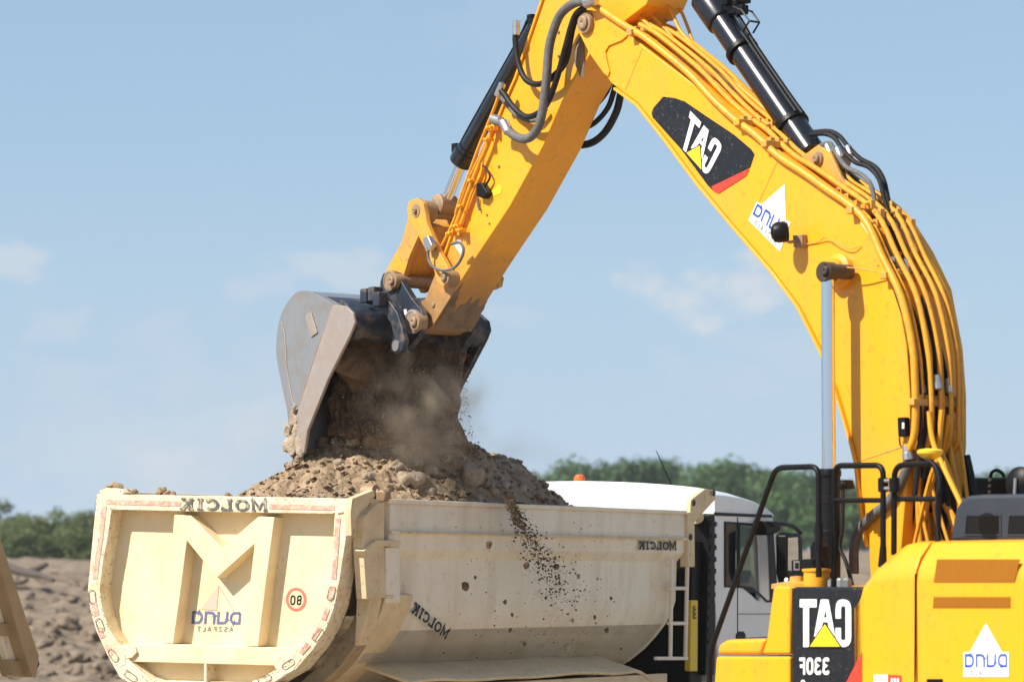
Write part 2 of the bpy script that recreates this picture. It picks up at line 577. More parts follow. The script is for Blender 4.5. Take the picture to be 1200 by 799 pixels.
def msock(op, a, b=None, c=None):
    n_ = N.new('ShaderNodeMath')
    n_.operation = op
    for k_, q_ in enumerate((a, b, c)):
        if q_ is None:
            continue
        if hasattr(q_, 'default_value') and not isinstance(q_, (int, float)):
            L.new(q_, n_.inputs[k_])
        else:
            n_.inputs[k_].default_value = q_
    return n_.outputs[0]
acc = None
for px_, py_, rad_, amt_ in ((838, 338, 92, .85), (812, 326, 44, .7), (405, 312, 62, .5), (300, 338, 60, .34), (12, 305, 44, .6), (88, 372, 78, .38), (1122, 358, 40, .34), (600, 378, 60, .26), (230, 400, 160, .2), (950, 420, 190, .2), (640, 60, 260, .10), (150, 500, 220, .22)):
    d_ = ray(px_, py_).normalized()
    vm = N.new('ShaderNodeVectorMath')
    vm.operation = 'SUBTRACT'
    L.new(tc.outputs['Generated'], vm.inputs[0])
    vm.inputs[1].default_value = d_
    vs_ = N.new('ShaderNodeVectorMath')
    vs_.operation = 'MULTIPLY'
    L.new(vm.outputs[0], vs_.inputs[0])
    vs_.inputs[1].default_value = (1, 1, 1.9)
    le = N.new('ShaderNodeVectorMath')
    le.operation = 'LENGTH'
    L.new(vs_.outputs[0], le.inputs[0])
    fall = msock('MULTIPLY_ADD', le.outputs['Value'], -F / rad_, 1.2 if amt_ > .45 else 1.)
    v_n = msock('MULTIPLY_ADD', nz.outputs['Fac'], 3.6, -1.85)
    f_ = msock('ADD', fall, v_n)
    cl_ = N.new('ShaderNodeMapRange')
    cl_.interpolation_type = 'SMOOTHSTEP'
    cl_.inputs['From Min'].default_value = .05
    cl_.inputs['From Max'].default_value = 1.0
    cl_.inputs['To Max'].default_value = amt_
    L.new(f_, cl_.inputs['Value'])
    cl_.inputs['To Max'].default_value = amt_ * .8
    fin = msock('MULTIPLY', cl_.outputs[0], msock('MULTIPLY_ADD', le.outputs['Value'], -F / rad_ * .45, 1.)) if False else cl_.outputs[0]
    acc = fin if acc is None else msock('MAXIMUM', acc, fin)
class _O:
    pass
mr = _O()
mr.outputs = {'Result': acc}
mx = N.new('ShaderNodeMix')
mx.data_type = 'RGBA'
L.new(mr.outputs['Result'], mx.inputs[0])
sx = N.new('ShaderNodeSeparateXYZ')
L.new(tc.outputs['Generated'], sx.inputs[0])
hz = N.new('ShaderNodeMapRange')
hz.inputs['From Min'].default_value = -.02
hz.inputs['From Max'].default_value = .34
hz.inputs['To Min'].default_value = .92
hz.inputs['To Max'].default_value = .25
L.new(sx.outputs['Z'], hz.inputs['Value'])
hm = N.new('ShaderNodeMix')
hm.data_type = 'RGBA'
L.new(hz.outputs['Result'], hm.inputs[0])
L.new(sky.outputs['Color'], hm.inputs[6])
hm.inputs[7].default_value = (3.4, 5.0, 6.8, 1)
lw = N.new('ShaderNodeMapRange')
lw.inputs['From Min'].default_value = -.02
lw.inputs['From Max'].default_value = .13
lw.inputs['To Min'].default_value = .75
lw.inputs['To Max'].default_value = 0
L.new(sx.outputs['Z'], lw.inputs['Value'])
hm2 = N.new('ShaderNodeMix')
hm2.data_type = 'RGBA'
L.new(lw.outputs['Result'], hm2.inputs[0])
L.new(hm.outputs[2], hm2.inputs[6])
hm2.inputs[7].default_value = (4.5, 5.5, 6.6, 1)
L.new(hm2.outputs[2], mx.inputs[6])
mx.inputs[7].default_value = (6.0, 6.2, 6.5, 1)
L.new(mx.outputs[2], bg.inputs['Color'])

sd = bpy.data.lights.new('sun', 'SUN')
sd.energy = 4.9
sd.angle = R(.53)
sd.color = (1, .94, .84)
so = bpy.data.objects.new('sun', sd)
col.objects.link(so)
so.rotation_euler = sun_to.to_track_quat('Z', 'Y').to_euler()
so.location = (-40, -40, 60)
vs = scene.view_settings
vs.view_transform = 'Standard'
vs.look = 'None'
vs.exposure = .6
vs.gamma = 1
vs.use_curve_mapping = False
scene.cycles.use_denoising = True
scene.cycles.max_bounces = 8
scene.cycles.volume_bounces = 1
scene.cycles.caustics_reflective = False
scene.cycles.caustics_refractive = False
scene.cycles.sample_clamp_indirect = 8

# ------------------------------------------------------------------ ground
def ss(a, b, x):
    t = min(1, max(0, (x - a) / (b - a)))
    return t * t * (3 - 2 * t)

def gz(x, y):
    d = math.hypot(x, y)
    if y < 0:
        d = min(d, 30)
    z = 3.05 * ss(46, 112, d) + 1.55 * ss(115, 235, d) + .006 * max(0, d - 260)
    a = ss(38, 60, d) * (1 - .6 * ss(140, 300, d))
    if a > 0:
        z += a * (.22 * noise.noise(V((x * .16, y * .11, 3.1))) + .16 * noise.noise(V((x * .7, y * .4, 7.7))) + .11 * noise.noise(V((x * 2.1, y * 1.3, 1.7))) + (0.05 * abs(noise.noise(V((x * 4.6, y * 2.6, 5.7)))) + .05 * noise.noise(V((x * 9, y * 4.5, 2.2))) if d < 140 else 0))
    return z

mb = MB()
radii = [0.5, 4, 9, 15, 21, 27, 33, 39]
r = 42.
while r < 135:
    radii.append(r)
    r *= 1.0042
while r < 6000:
    radii.append(r)
    r *= 1.05
angs = []
a = -180.
while a < 180 - 1e-6:
    angs.append(a)
    if -12 <= a < -6:
        a += .1
    elif -14 <= a < 14:
        a += .25
    else:
        a += 4 if a < -18 or a >= 14 else 1
na = len(angs)
for rr_ in radii:
    for a in angs:
        x, y = rr_ * math.sin(R(a)), rr_ * math.cos(R(a))
        mb.v.append(V((x, y, gz(x, y))))
for i in range(len(radii) - 1):
    for k in range(na):
        mb.f.append((i * na + k, i * na + (k + 1) % na, (i + 1) * na + (k + 1) % na, (i + 1) * na + k))
mb.f.append(tuple(range(na)))
o = mb.build('ground', M['ground'], ang=180)
tag(o, None, None, None, 'structure')

mb = MB()  # unseen pale disc, added to bounce light up onto the truck side
for rr_ in (.3, 12, 24, 36):
    for k in range(64):
        a = 2 * math.pi * k / 64
        x, y = rr_ * math.sin(a), rr_ * math.cos(a)
        mb.v.append(V((x, y, gz(x, y) + .004)))
for i in range(3):
    for k in range(64):
        mb.f.append((i * 64 + k, i * 64 + (k + 1) % 64, (i + 1) * 64 + (k + 1) % 64, (i + 1) * 64 + k))
mb.f.append(tuple(range(64)))
tag(mb.build('bounce_disc', M['bounce'], ang=180), None, None, None, 'structure')

def on_ground(px, py, y0=45, y1=800):
    d = ray(px, py)
    y = y0
    while y < y1:
        p = CAM + d * (y / d.y)
        if p.z <= gz(p.x, p.y):
            return p
        y += .25
    p = CAM + d * (y1 / d.y)
    return V((p.x, p.y, gz(p.x, p.y)))

def rock_mb(mb, c, size, seed, sub=2, rough=.35):
    bm = bmesh.new()
    bmesh.ops.create_icosphere(bm, subdivisions=sub, radius=1)
    rr2 = random.Random(seed)
    off = V((rr2.uniform(0, 99), rr2.uniform(0, 99), rr2.uniform(0, 99)))
    q = Matrix.Rotation(rr2.uniform(0, 6.28), 3, V((rr2.uniform(-1, 1), rr2.uniform(-1, 1), 1)).normalized())
    sx, sy, sz = size
    vs = []
    for v in bm.verts:
        p = v.co.copy()
        k = 1 + rough * noise.noise(p * 1.1 + off) * 1.6 + rough * .5 * noise.noise(p * 2.6 + off)
        # chipped planes
        p = p * k
        p = q @ p
        vs.append(V((p.x * sx, p.y * sy, p.z * sz)) + V(c))
    mb.add(vs, [tuple(v.index for v in f.verts) for f in bm.faces])
    bm.free()
    return mb

# clods lying on the field at the left
clod_meshes = []
for k in range(5):
    o = rock_mb(MB(), (0, 0, 0), (1, .9, .7), 40 + k, 3, .6).build('soil_clod', M['ground'], ang=60)
    clod_meshes.append(o)
spots = [(79, 737, .30), (111, 752, .30), (85, 705, .16), (60, 746, .20), (30, 714, .15), (54, 736, .17), (95, 775, .2), (70, 772, .16), (100, 690, .14), (66, 705, .1),
         (52, 757, .22), (118, 790, .25), (88, 790, .2), (36, 700, .12), (120, 772, .18)]
for i in range(150):
    spots.append((rnd.uniform(8, 132), 666 + 130 * rnd.random() ** .8, .035 + .10 * rnd.random() ** 2.5))
for i, (px, py, s) in enumerate(spots):
    src = clod_meshes[i % 5]
    o = src if i < 5 else src.copy()
    if i >= 5:
        col.objects.link(o)
    p = on_ground(px, py)
    o.location = p + V((0, 0, s * .25))
    o.scale = (s, s, s)
    o.rotation_euler = (rnd.uniform(-.3, .3), rnd.uniform(-.3, .3), rnd.uniform(0, 6.28))
    tag(o, 'brown soil clod lying on the bare field behind the dump truck', 'soil clod', 'clods on the bare field')
tag(clod_meshes[0], 'largest round soil clod on the field, left of the tailgate edge', 'soil clod', 'clods on the bare field')

# dead branch
def br(px, py):
    p = on_ground(px, py)
    return p
b0 = at_dist(2, 664, 100)
mb = MB()
bp = [at_dist(*q) for q in ((-6, 658, 93), (14, 666, 92), (32, 671, 91), (48, 674, 90), (63, 680, 89))]
mb.tube(catmull(bp, 4), [.17, .16, .15, .14, .14, .13, .12, .12, .12, .11, .11, .1, .09, .08, .08, .07, .05], 8)
o = mb.build('dead_branch', M['deadwood'], ang=60)
tag(o, 'bare grey forked branch lying on the crest of the soil field', 'branch')
mb = MB()
mb.tube(catmull([at_dist(30, 671, 91), at_dist(44, 666, 91), at_dist(56, 660, 91)], 4), [.1, .1, .1, .09, .09, .09, .08, .07, .05], 8)
mb.tube(catmull([at_dist(16, 683, 88), at_dist(26, 682, 88), at_dist(33, 678, 88)], 3), .06, 7)
mb.build('side_twig', M['deadwood'], o, ang=60)

# ------------------------------------------------------------------ trees
def crown_mesh(seed, H, Wd, n, leaf, lobes, base=.12):
    rr3 = random.Random(seed)
    mb = MB()
    L_ = []
    for k in range(lobes):
        a = rr3.uniform(0, 6.28)
        hz = rr3.uniform(base + .1, .86)
        rad = Wd * .5 * (1 - abs(hz - .45) * 1.0) * rr3.uniform(.15, .8)
        L_.append((V((rad * math.cos(a), rad * math.sin(a), H * hz)), Wd * rr3.uniform(.14, .27), H * rr3.uniform(.09, .19)))
    for i in range(n):
        c, rx, rz = L_[rr3.randrange(lobes)]
        d = V((rr3.gauss(0, 1), rr3.gauss(0, 1), rr3.gauss(0, 1))).normalized() * (rr3.random() ** .33) * rr3.uniform(.85, 1.22)
        p = c + V((d.x * rx, d.y * rx, d.z * rz))
        if p.z < H * base * .6:
            continue
        s = leaf * rr3.uniform(.6, 1.4)
        nrm = (d + V((rr3.uniform(-.8, .8), rr3.uniform(-.8, .8), rr3.uniform(-.2, 1)))).normalized()
        t = nrm.cross(V((rr3.uniform(-1, 1), rr3.uniform(-1, 1), rr3.uniform(-1, 1)))).normalized()
        b = nrm.cross(t)
        mb.add([p + t * s, p + b * s * .6 + nrm * s * .15, p - t * s, p - b * s * .6 + nrm * s * .15], [(0, 1, 2, 3)])
    return mb, L_

def tree(name, seed, H, Wd, n, leaf, lobes, lm, base=.12):
    root = bpy.data.objects.new(name, None)
    col.objects.link(root)
    mb, L_ = crown_mesh(seed, H, Wd, n, leaf, lobes, base)
    me = mb.build('crown', lm, root, ang=180)
    t = MB()
    r0 = .03 * H
    t.tube([V((0, 0, -.4)), V((.02 * H, 0, H * .25)), V((-.01 * H, .02 * H, H * .5)), V((0, 0, H * .72))], [r0, r0 * .8, r0 * .55, r0 * .25], 7)
    for c, rx, rz in L_[:9]:
        t.tube([V((0, 0, H * .2 + .3 * c.z)), c * .5 + V((0, 0, H * .17)), c], [r0 * .4, r0 * .28, r0 * .1], 5)
    t.build('trunk', M['bark'], root)
    return root

def copy_tree(src):
    c = src.copy()
    col.objects.link(c)
    for ch in src.children:
        d = ch.copy()
        col.objects.link(d)
        d.parent = c
    return c

protos = [tree('broadleaf_tree', 101 + k, 9., [8.5, 7.2, 9.5, 8.][k], 3400, .26, [26, 22, 30, 24][k], M['leaf'], .08) for k in range(4)]
bushes = [tree('field_bush', 201 + k, 4., [4.6, 4., 5.2][k], 2200, .13, 22, M['leaf_pale'], .03) for k in range(3)]

# far line at the right: (pixel x, pixel y of the top, distance)
line = []
tops = [(560, 568), (600, 556), (625, 549), (650, 544), (676, 541), (702, 535), (727, 533), (750, 531), (772, 536), (795, 536), (818, 541), (842, 538), (862, 540), (884, 545),
        (905, 547), (925, 545), (946, 548), (966, 552), (988, 556), (1012, 560), (1040, 558), (1075, 556), (1110, 553), (1140, 551), (1166, 547), (1192, 551), (1220, 550), (1250, 553),
        (520, 576), (480, 582)]
for i, (px, py) in enumerate(tops):
    line.append((px + rnd.uniform(-6, 6), py + rnd.uniform(-4, 5), rnd.uniform(285, 345), 0))
for px in range(590, 1230, 30):
    line.append((px + rnd.uniform(-8, 8), 578 + rnd.uniform(-9, 9), rnd.uniform(255, 275), 1))
for i, (px, py, Y, front) in enumerate(line):
    src = protos[i % 4]
    o = src if i < 4 else copy_tree(src)
    p = at_dist(px, py, Y)
    g = gz(p.x, p.y)
    h = (p.z - g) / 9. * 1.04
    o.location = (p.x, p.y, g)
    o.rotation_euler = (0, 0, rnd.uniform(0, 6.28))
    wdt = h * rnd.uniform(.8, 1.1) if not front else h * rnd.uniform(1., 1.3)
    o.scale = (wdt, wdt, h)
    tag(o, ('low green tree in the near row of the far tree line' if front else 'tall dense green tree in the back row of the far tree line'), 'tree', 'trees along the far field edge')

# bushes behind the field at the left
bl = [(-14, 594, 188), (10, 588, 205), (22, 606, 180), (44, 601, 176), (62, 597, 184), (84, 600, 178), (104, 595, 182), (124, 588, 188), (146, 596, 186), (168, 589, 192),
      (200, 606, 190), (0, 612, 172), (34, 620, 168), (72, 618, 170), (100, 616, 169), (130, 618, 172)]
for i, (px, py, Y) in enumerate(bl):
    src = bushes[i % 3]
    o = src if i < 3 else copy_tree(src)
    p = at_dist(px, py, Y)
    g = gz(p.x, p.y) - .2
    h = (p.z - g) / 4. * 1.06
    o.location = (p.x, p.y, g)
    o.rotation_euler = (0, 0, rnd.uniform(0, 6.28))
    wd = max(.7, h * rnd.uniform(.75, 1.0))
    o.scale = (wd, wd, h)
    tag(o, 'olive green bush growing along the left edge of the field', 'bush', 'bushes behind the bare field')

# ================================================================== EXCAVATOR
HA = R(52)
hx, hy = -math.cos(HA), math.sin(HA)
foot = V((2.65, 23.0, 0))
ME = Matrix.Translation(foot) @ Matrix.Rotation(math.atan2(hy, hx), 4, 'Z')
MEi = ME.inverted()
exc = empty('excavator', ME)
tag(exc, 'large yellow tracked excavator tipping its bucket over the dump truck', 'excavator')

def E(px, py, y):
    return unproj(px, py, MEi, 1, y)

def Ep(pts, y):
    return [E(p[0], p[1], y) for p in pts]

def shift(pts, dy):
    return [p + V((0, dy, 0)) for p in pts]

YN = V((0, 1, 0))
BW, SW = .275, .19

# ---- boom
bo = [(682, 12), (700, 13), (733, 36), (753, 54), (805, 93), (855, 129), (899, 171), (932, 195), (965, 222), (1007, 256), (1028, 290), (1049, 334), (1062, 404), (1066, 460), (1066, 520), (1061, 580),
      (1056, 640), (1052, 700), (1052, 770), (1046, 800), (1036, 810), (1022, 800), (1019, 760), (1021, 700), (1018, 640), (1011, 596), (1005, 541), (1000, 520), (991, 489), (981, 456), (964, 411), (937, 358.6),
      (905.5, 316.6), (860, 264), (820, 216), (780, 162), (748, 122), (716, 98), (706, 84), (690, 62), (679, 40), (676, 24)]
near = Ep(bo, BW)
boom = MB().prism(near, (0, -2 * BW, 0)).build('boom', M['yellow'], exc, bevel=.012)
# bottom flange plate, proud of the side plates
low = Ep([(1018, 640), (1011, 596), (1005, 541), (1000, 520), (991, 489), (981, 456), (964, 411), (937, 358.6), (905.5, 316.6), (860, 264), (820, 216), (780, 162), (748, 122), (722, 103)], BW)
mb = MB()
ctr = V((0, 0, 0))
pl_i, pl_o = [], []
for i, p in enumerate(low):
    a = low[max(0, i - 1)]
    b = low[min(len(low) - 1, i + 1)]
    t = (b - a).normalized()
    nn = V((t.z, 0, -t.x))
    if nn.dot(V((1, 0, -.6))) < 0:
        nn = -nn
    pl_i.append(p - nn * .002)
    pl_o.append(p + nn * .018)
mb.prism(shift(pl_i + pl_o[::-1], .025), (0, -2 * BW - .05, 0))
mb.build('bottom_flange', M['yellow'], boom, bevel=.004)
# nose plate with its weld edge
nose = Ep([(681, 11), (700, 13), (722, 22), (736, 31), (734, 43), (728, 48), (713, 54), (709, 61), (711, 73), (714, 84), (712, 90), (707, 86), (690, 62), (679, 40), (676, 24)], BW + .014)
MB().prism(nose, (0, -.012, 0)).build('nose_plate', M['yellow'], boom, bevel=.005)
nose2 = [p - V((0, 2 * BW + .014 + .002, 0)) for p in nose]
MB().prism(nose2, (0, -.012, 0)).build('nose_plate', M['yellow'], boom, bevel=.005)
# seams (weld beads) across the side plate
for a, b in (((753, 57), (733, 106)), ((911, 190), (878, 262)), ((1062, 522), (1005, 541))):
    MB().tube(Ep([a, b], BW - .002), .006, 6).build('weld_bead', M['yellow_dirty'], boom)
# nose pin
def pin(name, px, py, y0, y1, r, parent, m='pin', cap=.6):
    p = E(px, py, y1)
    h = y1 - y0
    prof = [(r, 0), (r, h - .012), (r * .92, h), (r * cap, h), (r * cap, h + .018), (r * cap * .8, h + .024), (r * .2, h + .024), (.001, h + .012)]
    return MB().lathe(prof, V((p.x, y0, p.z)), YN, 28).build(name, M[m], parent, ang=30)
pin('nose_pin', 684, 27, BW, BW + .05, .085, boom)
# emblem panel
emb = [(777, 113.5), (790, 115), (802, 119), (830, 138), (860, 158), (880, 175), (884, 181), (879, 196), (842, 226), (837, 225), (829, 217), (798, 175), (764.8, 138), (763.5, 133), (765, 127.5)]
MB().prism(Ep(emb, BW + .004), (0, -.003, 0)).build('emblem_panel', M['decalblack'], boom)
MB().prism(Ep([(833.5, 219), (878, 197.5), (874, 206), (842, 226.5), (837, 225)], BW + .0065), (0, -.002, 0)).build('red_corner', M['red'], boom)
cat_mark(boom, E(810, 130.5, BW), E(848.5, 171, BW), E(829.5, 206.5, BW), E(799.5, 173, BW), YN, .007)
duna_mark(boom, E(888, 238, BW), E(925, 262, BW), E(914, 292, BW), E(879, 258, BW), YN, .004)

# work lamp
p = E(916, 272, BW + .16)
lm = MB().lathe([(.02, -.05), (.062, -.045), (.075, -.02), (.075, .03), (.06, .06), (.03, .075), (.005, .08)], p, V((.55, .75, -.1)), 20)
lamp = lm.build('work_lamp', M['black'], boom)
mb = MB().tube([p + V((0, -.02, -.05)), E(926, 284, BW + .1), E(937, 281, BW + .02)], .012, 8)
mb.prism(Ep([(929, 276), (940, 275), (940, 290), (930, 290)], BW + .05), (0, -.05, 0))
mb.build('lamp_bracket', M['pin'], lamp)
mb = MB().tube(catmull([E(930, 285, BW + .04), E(946, 286, BW + .01), E(958, 284, BW + .01), E(968, 278, BW + .03), E(980, 284, BW + .045), E(996, 291, BW + .03), E(1009, 288, BW + .01)], 5), .004, 6)
mb.build('lamp_cable', M['yellow_dirty'], lamp)
MB().tube(catmull([E(976, 313, BW + .12), E(1000, 314, BW + .11), E(1034, 319, BW + .05)], 5), .005, 6).build('grease_line', M['yellow_dirty'], boom)

# boom lift cylinder in front of the side plate
YC = .50
MB().lathe([(.12, 0), (.12, .05), (.10, .06), (.085, .065), (.085, .10)], E(987, 318, BW) , YN, 28).build('pin_boss', M['yellow'], boom)
pin('lift_pin', 968, 317, BW + .05, YC + .05, .052, boom, 'darkpin')
lc = MB()
pe = E(970, 319, YC)
lc.lathe([(.066, -.05), (.072, -.042), (.072, .042), (.066, .05)], pe, YN, 28)
lift = lc.build('boom_cylinder', M['darkpin'], exc)
MB().tube([pe + V((0, 0, -.05)), E(971.5, 560, YC)], .047, 24).build('rod', M['chrome'], lift)
b1, b2 = E(972, 549, YC), E(972, 800, YC)
ax = (b2 - b1).normalized()
MB().lathe([(.06, 0), (.078, .004), (.082, .02), (.082, .05), (.075, .055), (.075, .19), (.081, .195), (.081, .24), (.076, .245), (.076, .42), (.08, .425), (.08, .45), (.076, .455), (.076, 1.3)], b1, ax, 28).build('barrel', M['black'], lift)
mb = MB().tube(catmull([E(986, 566, YC - .02), E(988, 572, YC - .02), E(987, 620, YC - .02), E(984, 640, YC - .02), E(992, 660, YC - .02), E(1000, 690, YC - .02)], 5), .014, 8)
mb.build('feed_pipe', M['hose_black'], lift)
mb = MB()
mb.prism(Ep([(982, 563), (990, 562), (992, 572), (983, 574)], YC + .06), (0, -.08, 0))
mb.lathe([(.02, 0), (.024, .01), (.024, .03), (.012, .035)], E(989, 568, YC + .06), YN, 12)
mb.build('pipe_fitting', M['black'], lift, bevel=.004)

# sensor block on the boom side
sb = MB().prism(Ep([(1051, 489), (1060, 488.5), (1061, 511), (1052, 512)], BW + .05), (0, -.05, 0)).build('sensor_block', M['black'], boom, bevel=.01)
MB().prism(Ep([(1057, 495), (1059.5, 495), (1059.5, 502), (1057, 502)], BW + .054), (0, -.003, 0)).build('sensor_label', M['white'], sb)
MB().tube(catmull([E(1054, 512, BW + .03), E(1055, 521, BW + .03), E(1060, 526, BW + .03), E(1064, 522, BW + .03)], 5), .006, 6).build('sensor_cable', M['hose_black'], sb)

# ---- hydraulic lines along the boom back
def pp(pts, y):
    return [E(p[0], p[1], y) for p in pts]
P1 = [(692, 3), (711, 16), (735, 32), (758, 46), (805, 84), (835, 116), (862, 141), (884, 157), (912, 183), (938, 200), (965, 219), (1010, 253), (1034, 301), (1056, 348), (1069, 404), (1072, 440), (1073, 482), (1071, 512), (1064, 530)]
def line_of(pts, y, r, m='yellow_pipe', name='hydraulic_pipe', sm=4, parent=None):
    return MB().tube(catmull(pp(pts, y), sm), r, 12).build(name, M[m], parent or boom)
base = pp(P1, .30)
line_of(P1, .30, .027)
# neighbours share the same line in x-z, set further across the boom
offs = [(.235, -.005, .013), (.19, .035, .020), (.145, .005, .012), (.105, .045, .017), (.06, .02, .013), (.02, .055, .017), (-.03, .02, .013), (-.065, .05, .016), (-.11, .03, .018)]
for k, (yy, up, rad) in enumerate(offs):
    pts = []
    for i, p in enumerate(base[2:]):
        a = base[2:][max(0, i - 1)]
        b = base[2:][min(len(base) - 3, i + 1)]
        t = (b - a).normalized()
        nn = V((t.z, 0, -t.x))
        if nn.dot(V((-.6, 0, .8))) < 0 and nn.z < 0:
            nn = -nn
        if nn.x > 0 and nn.z < .2:
            nn = -nn
        jit = .012 * noise.noise(V((i * .9, k * 3.3, 0)))
        pts.append(V((p.x, yy, p.z)) + nn * (up + jit))
    q = pts[-1]
    tail = [(-.02, -.25), (.05, -.30), (-.06, -.22), (.0, -.26), (.06, -.3), (.10, -.20), (.0, -.24), (.03, -.3), (-.03, -.2)][k]
    pts += [q + V((tail[0], 0, tail[1])), q + V((tail[0] * 2.4 - .08, -.02, tail[1] - .45))]
    MB().tube(catmull(pts, 4), rad, 10).build('hydraulic_pipe', M['yellow_pipe'], boom)
# dark hoses between the pipes at the shoulder
for k, (yy, pts) in enumerate((
                               (.21, [(1000, 236), (1030, 276), (1052, 322), (1068, 378), (1077, 420), (1081, 470), (1082, 560)]),
                               (.04, [(1010, 232), (1046, 276), (1068, 322), (1090, 384), (1101, 440), (1103, 500), (1098, 600)]),
                               (.26, [(1046, 330), (1062, 378), (1072, 420), (1077, 460), (1078, 520), (1072, 580)]),
                               (.15, [(1040, 296), (1060, 342), (1080, 400), (1087, 460), (1088, 520), (1084, 600)]),
                               (-.06, [(1062, 306), (1086, 360), (1104, 420), (1112, 470), (1114, 540), (1118, 600)]),(.08, [(985, 205), (1008, 232), (1040, 268), (1062, 318), (1088, 388), (1098, 450), (1099, 520), (1092, 600)]),
                               (.0, [(990, 200), (1016, 225), (1046, 262), (1072, 320), (1096, 395), (1105, 455), (1108, 540), (1112, 620)]))):
    MB().tube(catmull(pp(pts, yy), 5), .018, 10).build('hydraulic_hose', M['hose_black'], boom)
# raised pipes towards the front
line_of([(734, 4), (750, 20), (775, 44), (815, 82), (857, 118), (900, 154), (935, 184), (968, 205)], .12, .016)
line_of([(779, 3), (787, 14), (797, 36), (813, 54), (840, 80), (869, 104), (893, 125), (910, 142)], -.02, .015)
line_of([(788, 9), (797, 12), (806, 32), (815, 54), (840, 76), (866, 95), (880, 108), (896, 118)], -.14, .013)
line_of([(760, 14), (783, 38), (800, 60), (830, 88), (864, 118)], .03, .012)
# clamps
for (cx, cy) in ((868, 143), (900, 168), (1000, 246), (1040, 322), (1073, 470), (742, 38)):
    mb = MB()
    p = E(cx, cy, .30)
    mb.prism([p + V((-.03, .045, -.03)), p + V((.03, .045, -.03)), p + V((.03, .045, .018)), p + V((-.03, .045, .018))], (0, -.5, 0))
    for yy in (.30, .22, .14, .06, -.02, -.1):
        mb.box(V((p.x - .022, yy - .05, p.z - .01)), V((p.x + .022, yy - .005, p.z + .045)))
    mb.build('pipe_clamp', M['yellow_dirty'], boom, bevel=.006)
# fittings and couplings
for (px, py, yy, rr4) in ((1064, 531, .30, .042), (1098, 448, .14, .03), (1112, 452, .02, .03), (1047, 310, .2, .03), (1062, 312, .12, .03), (1080, 452, .22, .028), (1040, 258, .05, .03), (1050, 262, -.02, .03)):
    MB().lathe([(rr4 * .8, -.05), (rr4, -.045), (rr4, .0), (rr4 * .85, .005), (rr4 * .85, .05)], E(px, py, yy), V((.15, 0, 1)), 10).build('coupling', M['steel'], boom)
for (px, py, yy) in ((1021, 240, .2), (1032, 250, .15), (1028, 262, .2), (1036, 312, .22), (1052, 300, .1), (1066, 300, .0), (1078, 300, -.08), (1086, 316, -.15), (1068, 262, -.1), (1052, 250, .0), (1100, 470, -.1), (1124, 478, -.18), (882, 134, .05), (905, 148, .1), (986, 224, .18), (994, 232, .18), (1004, 240, .2)):
    p = E(px, py, yy)
    mb = MB().box(p - V((.022, .022, .03)), p + V((.022, .022, .03)))
    mb.lathe([(.012, 0), (.012, .03), (.007, .032), (.007, .045)], p + V((0, .02, .005)), YN, 8)
    mb.build('valve_block', M['yellow_dirty'], boom, bevel=.005)
line_of([(1064, 540), (1061, 552), (1053, 570), (1040, 590), (1026, 601), (1008, 620), (1001, 640), (1001, 672)], .30, .035, 'hose', 'hydraulic_hose', 5)
line_of([(1132, 534), (1136, 552), (1140, 575), (1142, 610)], -.18, .03, 'hose_black', 'hydraulic_hose')
# lower tangle between the boom foot and the body
for k, (yy, rad, pts) in enumerate(((.22, .018, [(1088, 482), (1094, 520), (1110, 556), (1126, 590), (1140, 625)]), (.15, .020, [(1104, 480), (1098, 540), (1088, 580), (1078, 640)]),
                                    (.25, .014, [(1098, 540), (1090, 560), (1080, 600), (1071, 640)]), (.05, .016, [(1112, 486), (1106, 520), (1096, 560), (1086, 610), (1083, 645)]),
                                    (-.05, .022, [(1116, 490), (1114, 530), (1122, 570), (1128, 620), (1130, 650)]), (.1, .015, [(1094, 510), (1110, 545), (1120, 575), (1136, 606)]),
                                    (.0, .026, [(1092, 556), (1104, 586), (1116, 606), (1124, 640)]), (-.1, .014, [(1122, 500), (1128, 540), (1134, 584), (1140, 600)]))):
    MB().tube(catmull(pp(pts, yy), 4), rad, 8).build('hydraulic_pipe', M['yellow_pipe' if k % 3 else 'yellow'], boom)
MB().tube(catmull(pp([(1064, 644), (1070, 600), (1076, 560), (1080, 540)], .18), 4), .016, 8).build('hydraulic_hose', M['hose_black'], boom)
MB().tube(catmull(pp([(1100, 540), (1106, 580), (1102, 630)], .0), 4), .03, 8).build('hydraulic_hose', M['hose_black'], boom)

# ---- stick cylinder above the boom
YA = 0.
c1, c2 = E(951, 179, YA), E(826, -4, YA)
ax = (c2 - c1).normalized()
ln = (c2 - c1).length
armc = MB().lathe([(.05, -.02), (.095, -.01), (.102, .0), (.102, .26), (.108, .265), (.108, .29), (.102, .295), (.102, ln - .62), (.108, ln - .615), (.108, ln - .59), (.102, ln - .585), (.102, ln - .3),
                   (.118, ln - .295), (.122, ln - .28), (.122, ln - .02), (.11, ln), (.05, ln)], c1, ax, 32).build('stick_cylinder', M['black_gloss'], exc, ang=30)
MB().tube([c2 - ax * .1, c2 + ax * .6], .055, 20).build('rod', M['chrome'], armc)
side = ax.cross(YN).normalized()
if side.z < 0:
    side = -side
mb = MB().tube(catmull([c1 + side * .13 + ax * .28, c1 + side * .125 + ax * .5, c1 + side * .125 + ax * (ln - .7), c1 + side * .14 + ax * (ln - .5), c1 + side * .15 + ax * (ln - .3)], 3), .016, 8)
mb.tube([c1 + side * .125 + ax * .3 + V((0, .05, 0)), c1 + side * .125 + ax * (ln - .55) + V((0, .05, 0))], .011, 8)
for t in (.30, ln - .62):
    mb.lathe([(.125, -.02), (.125, .02)], c1 + ax * t, ax, 24)
mb.build('feed_pipe', M['black'], armc)
mb = MB()
q = c1 + side * .17 + ax * (ln - .33)
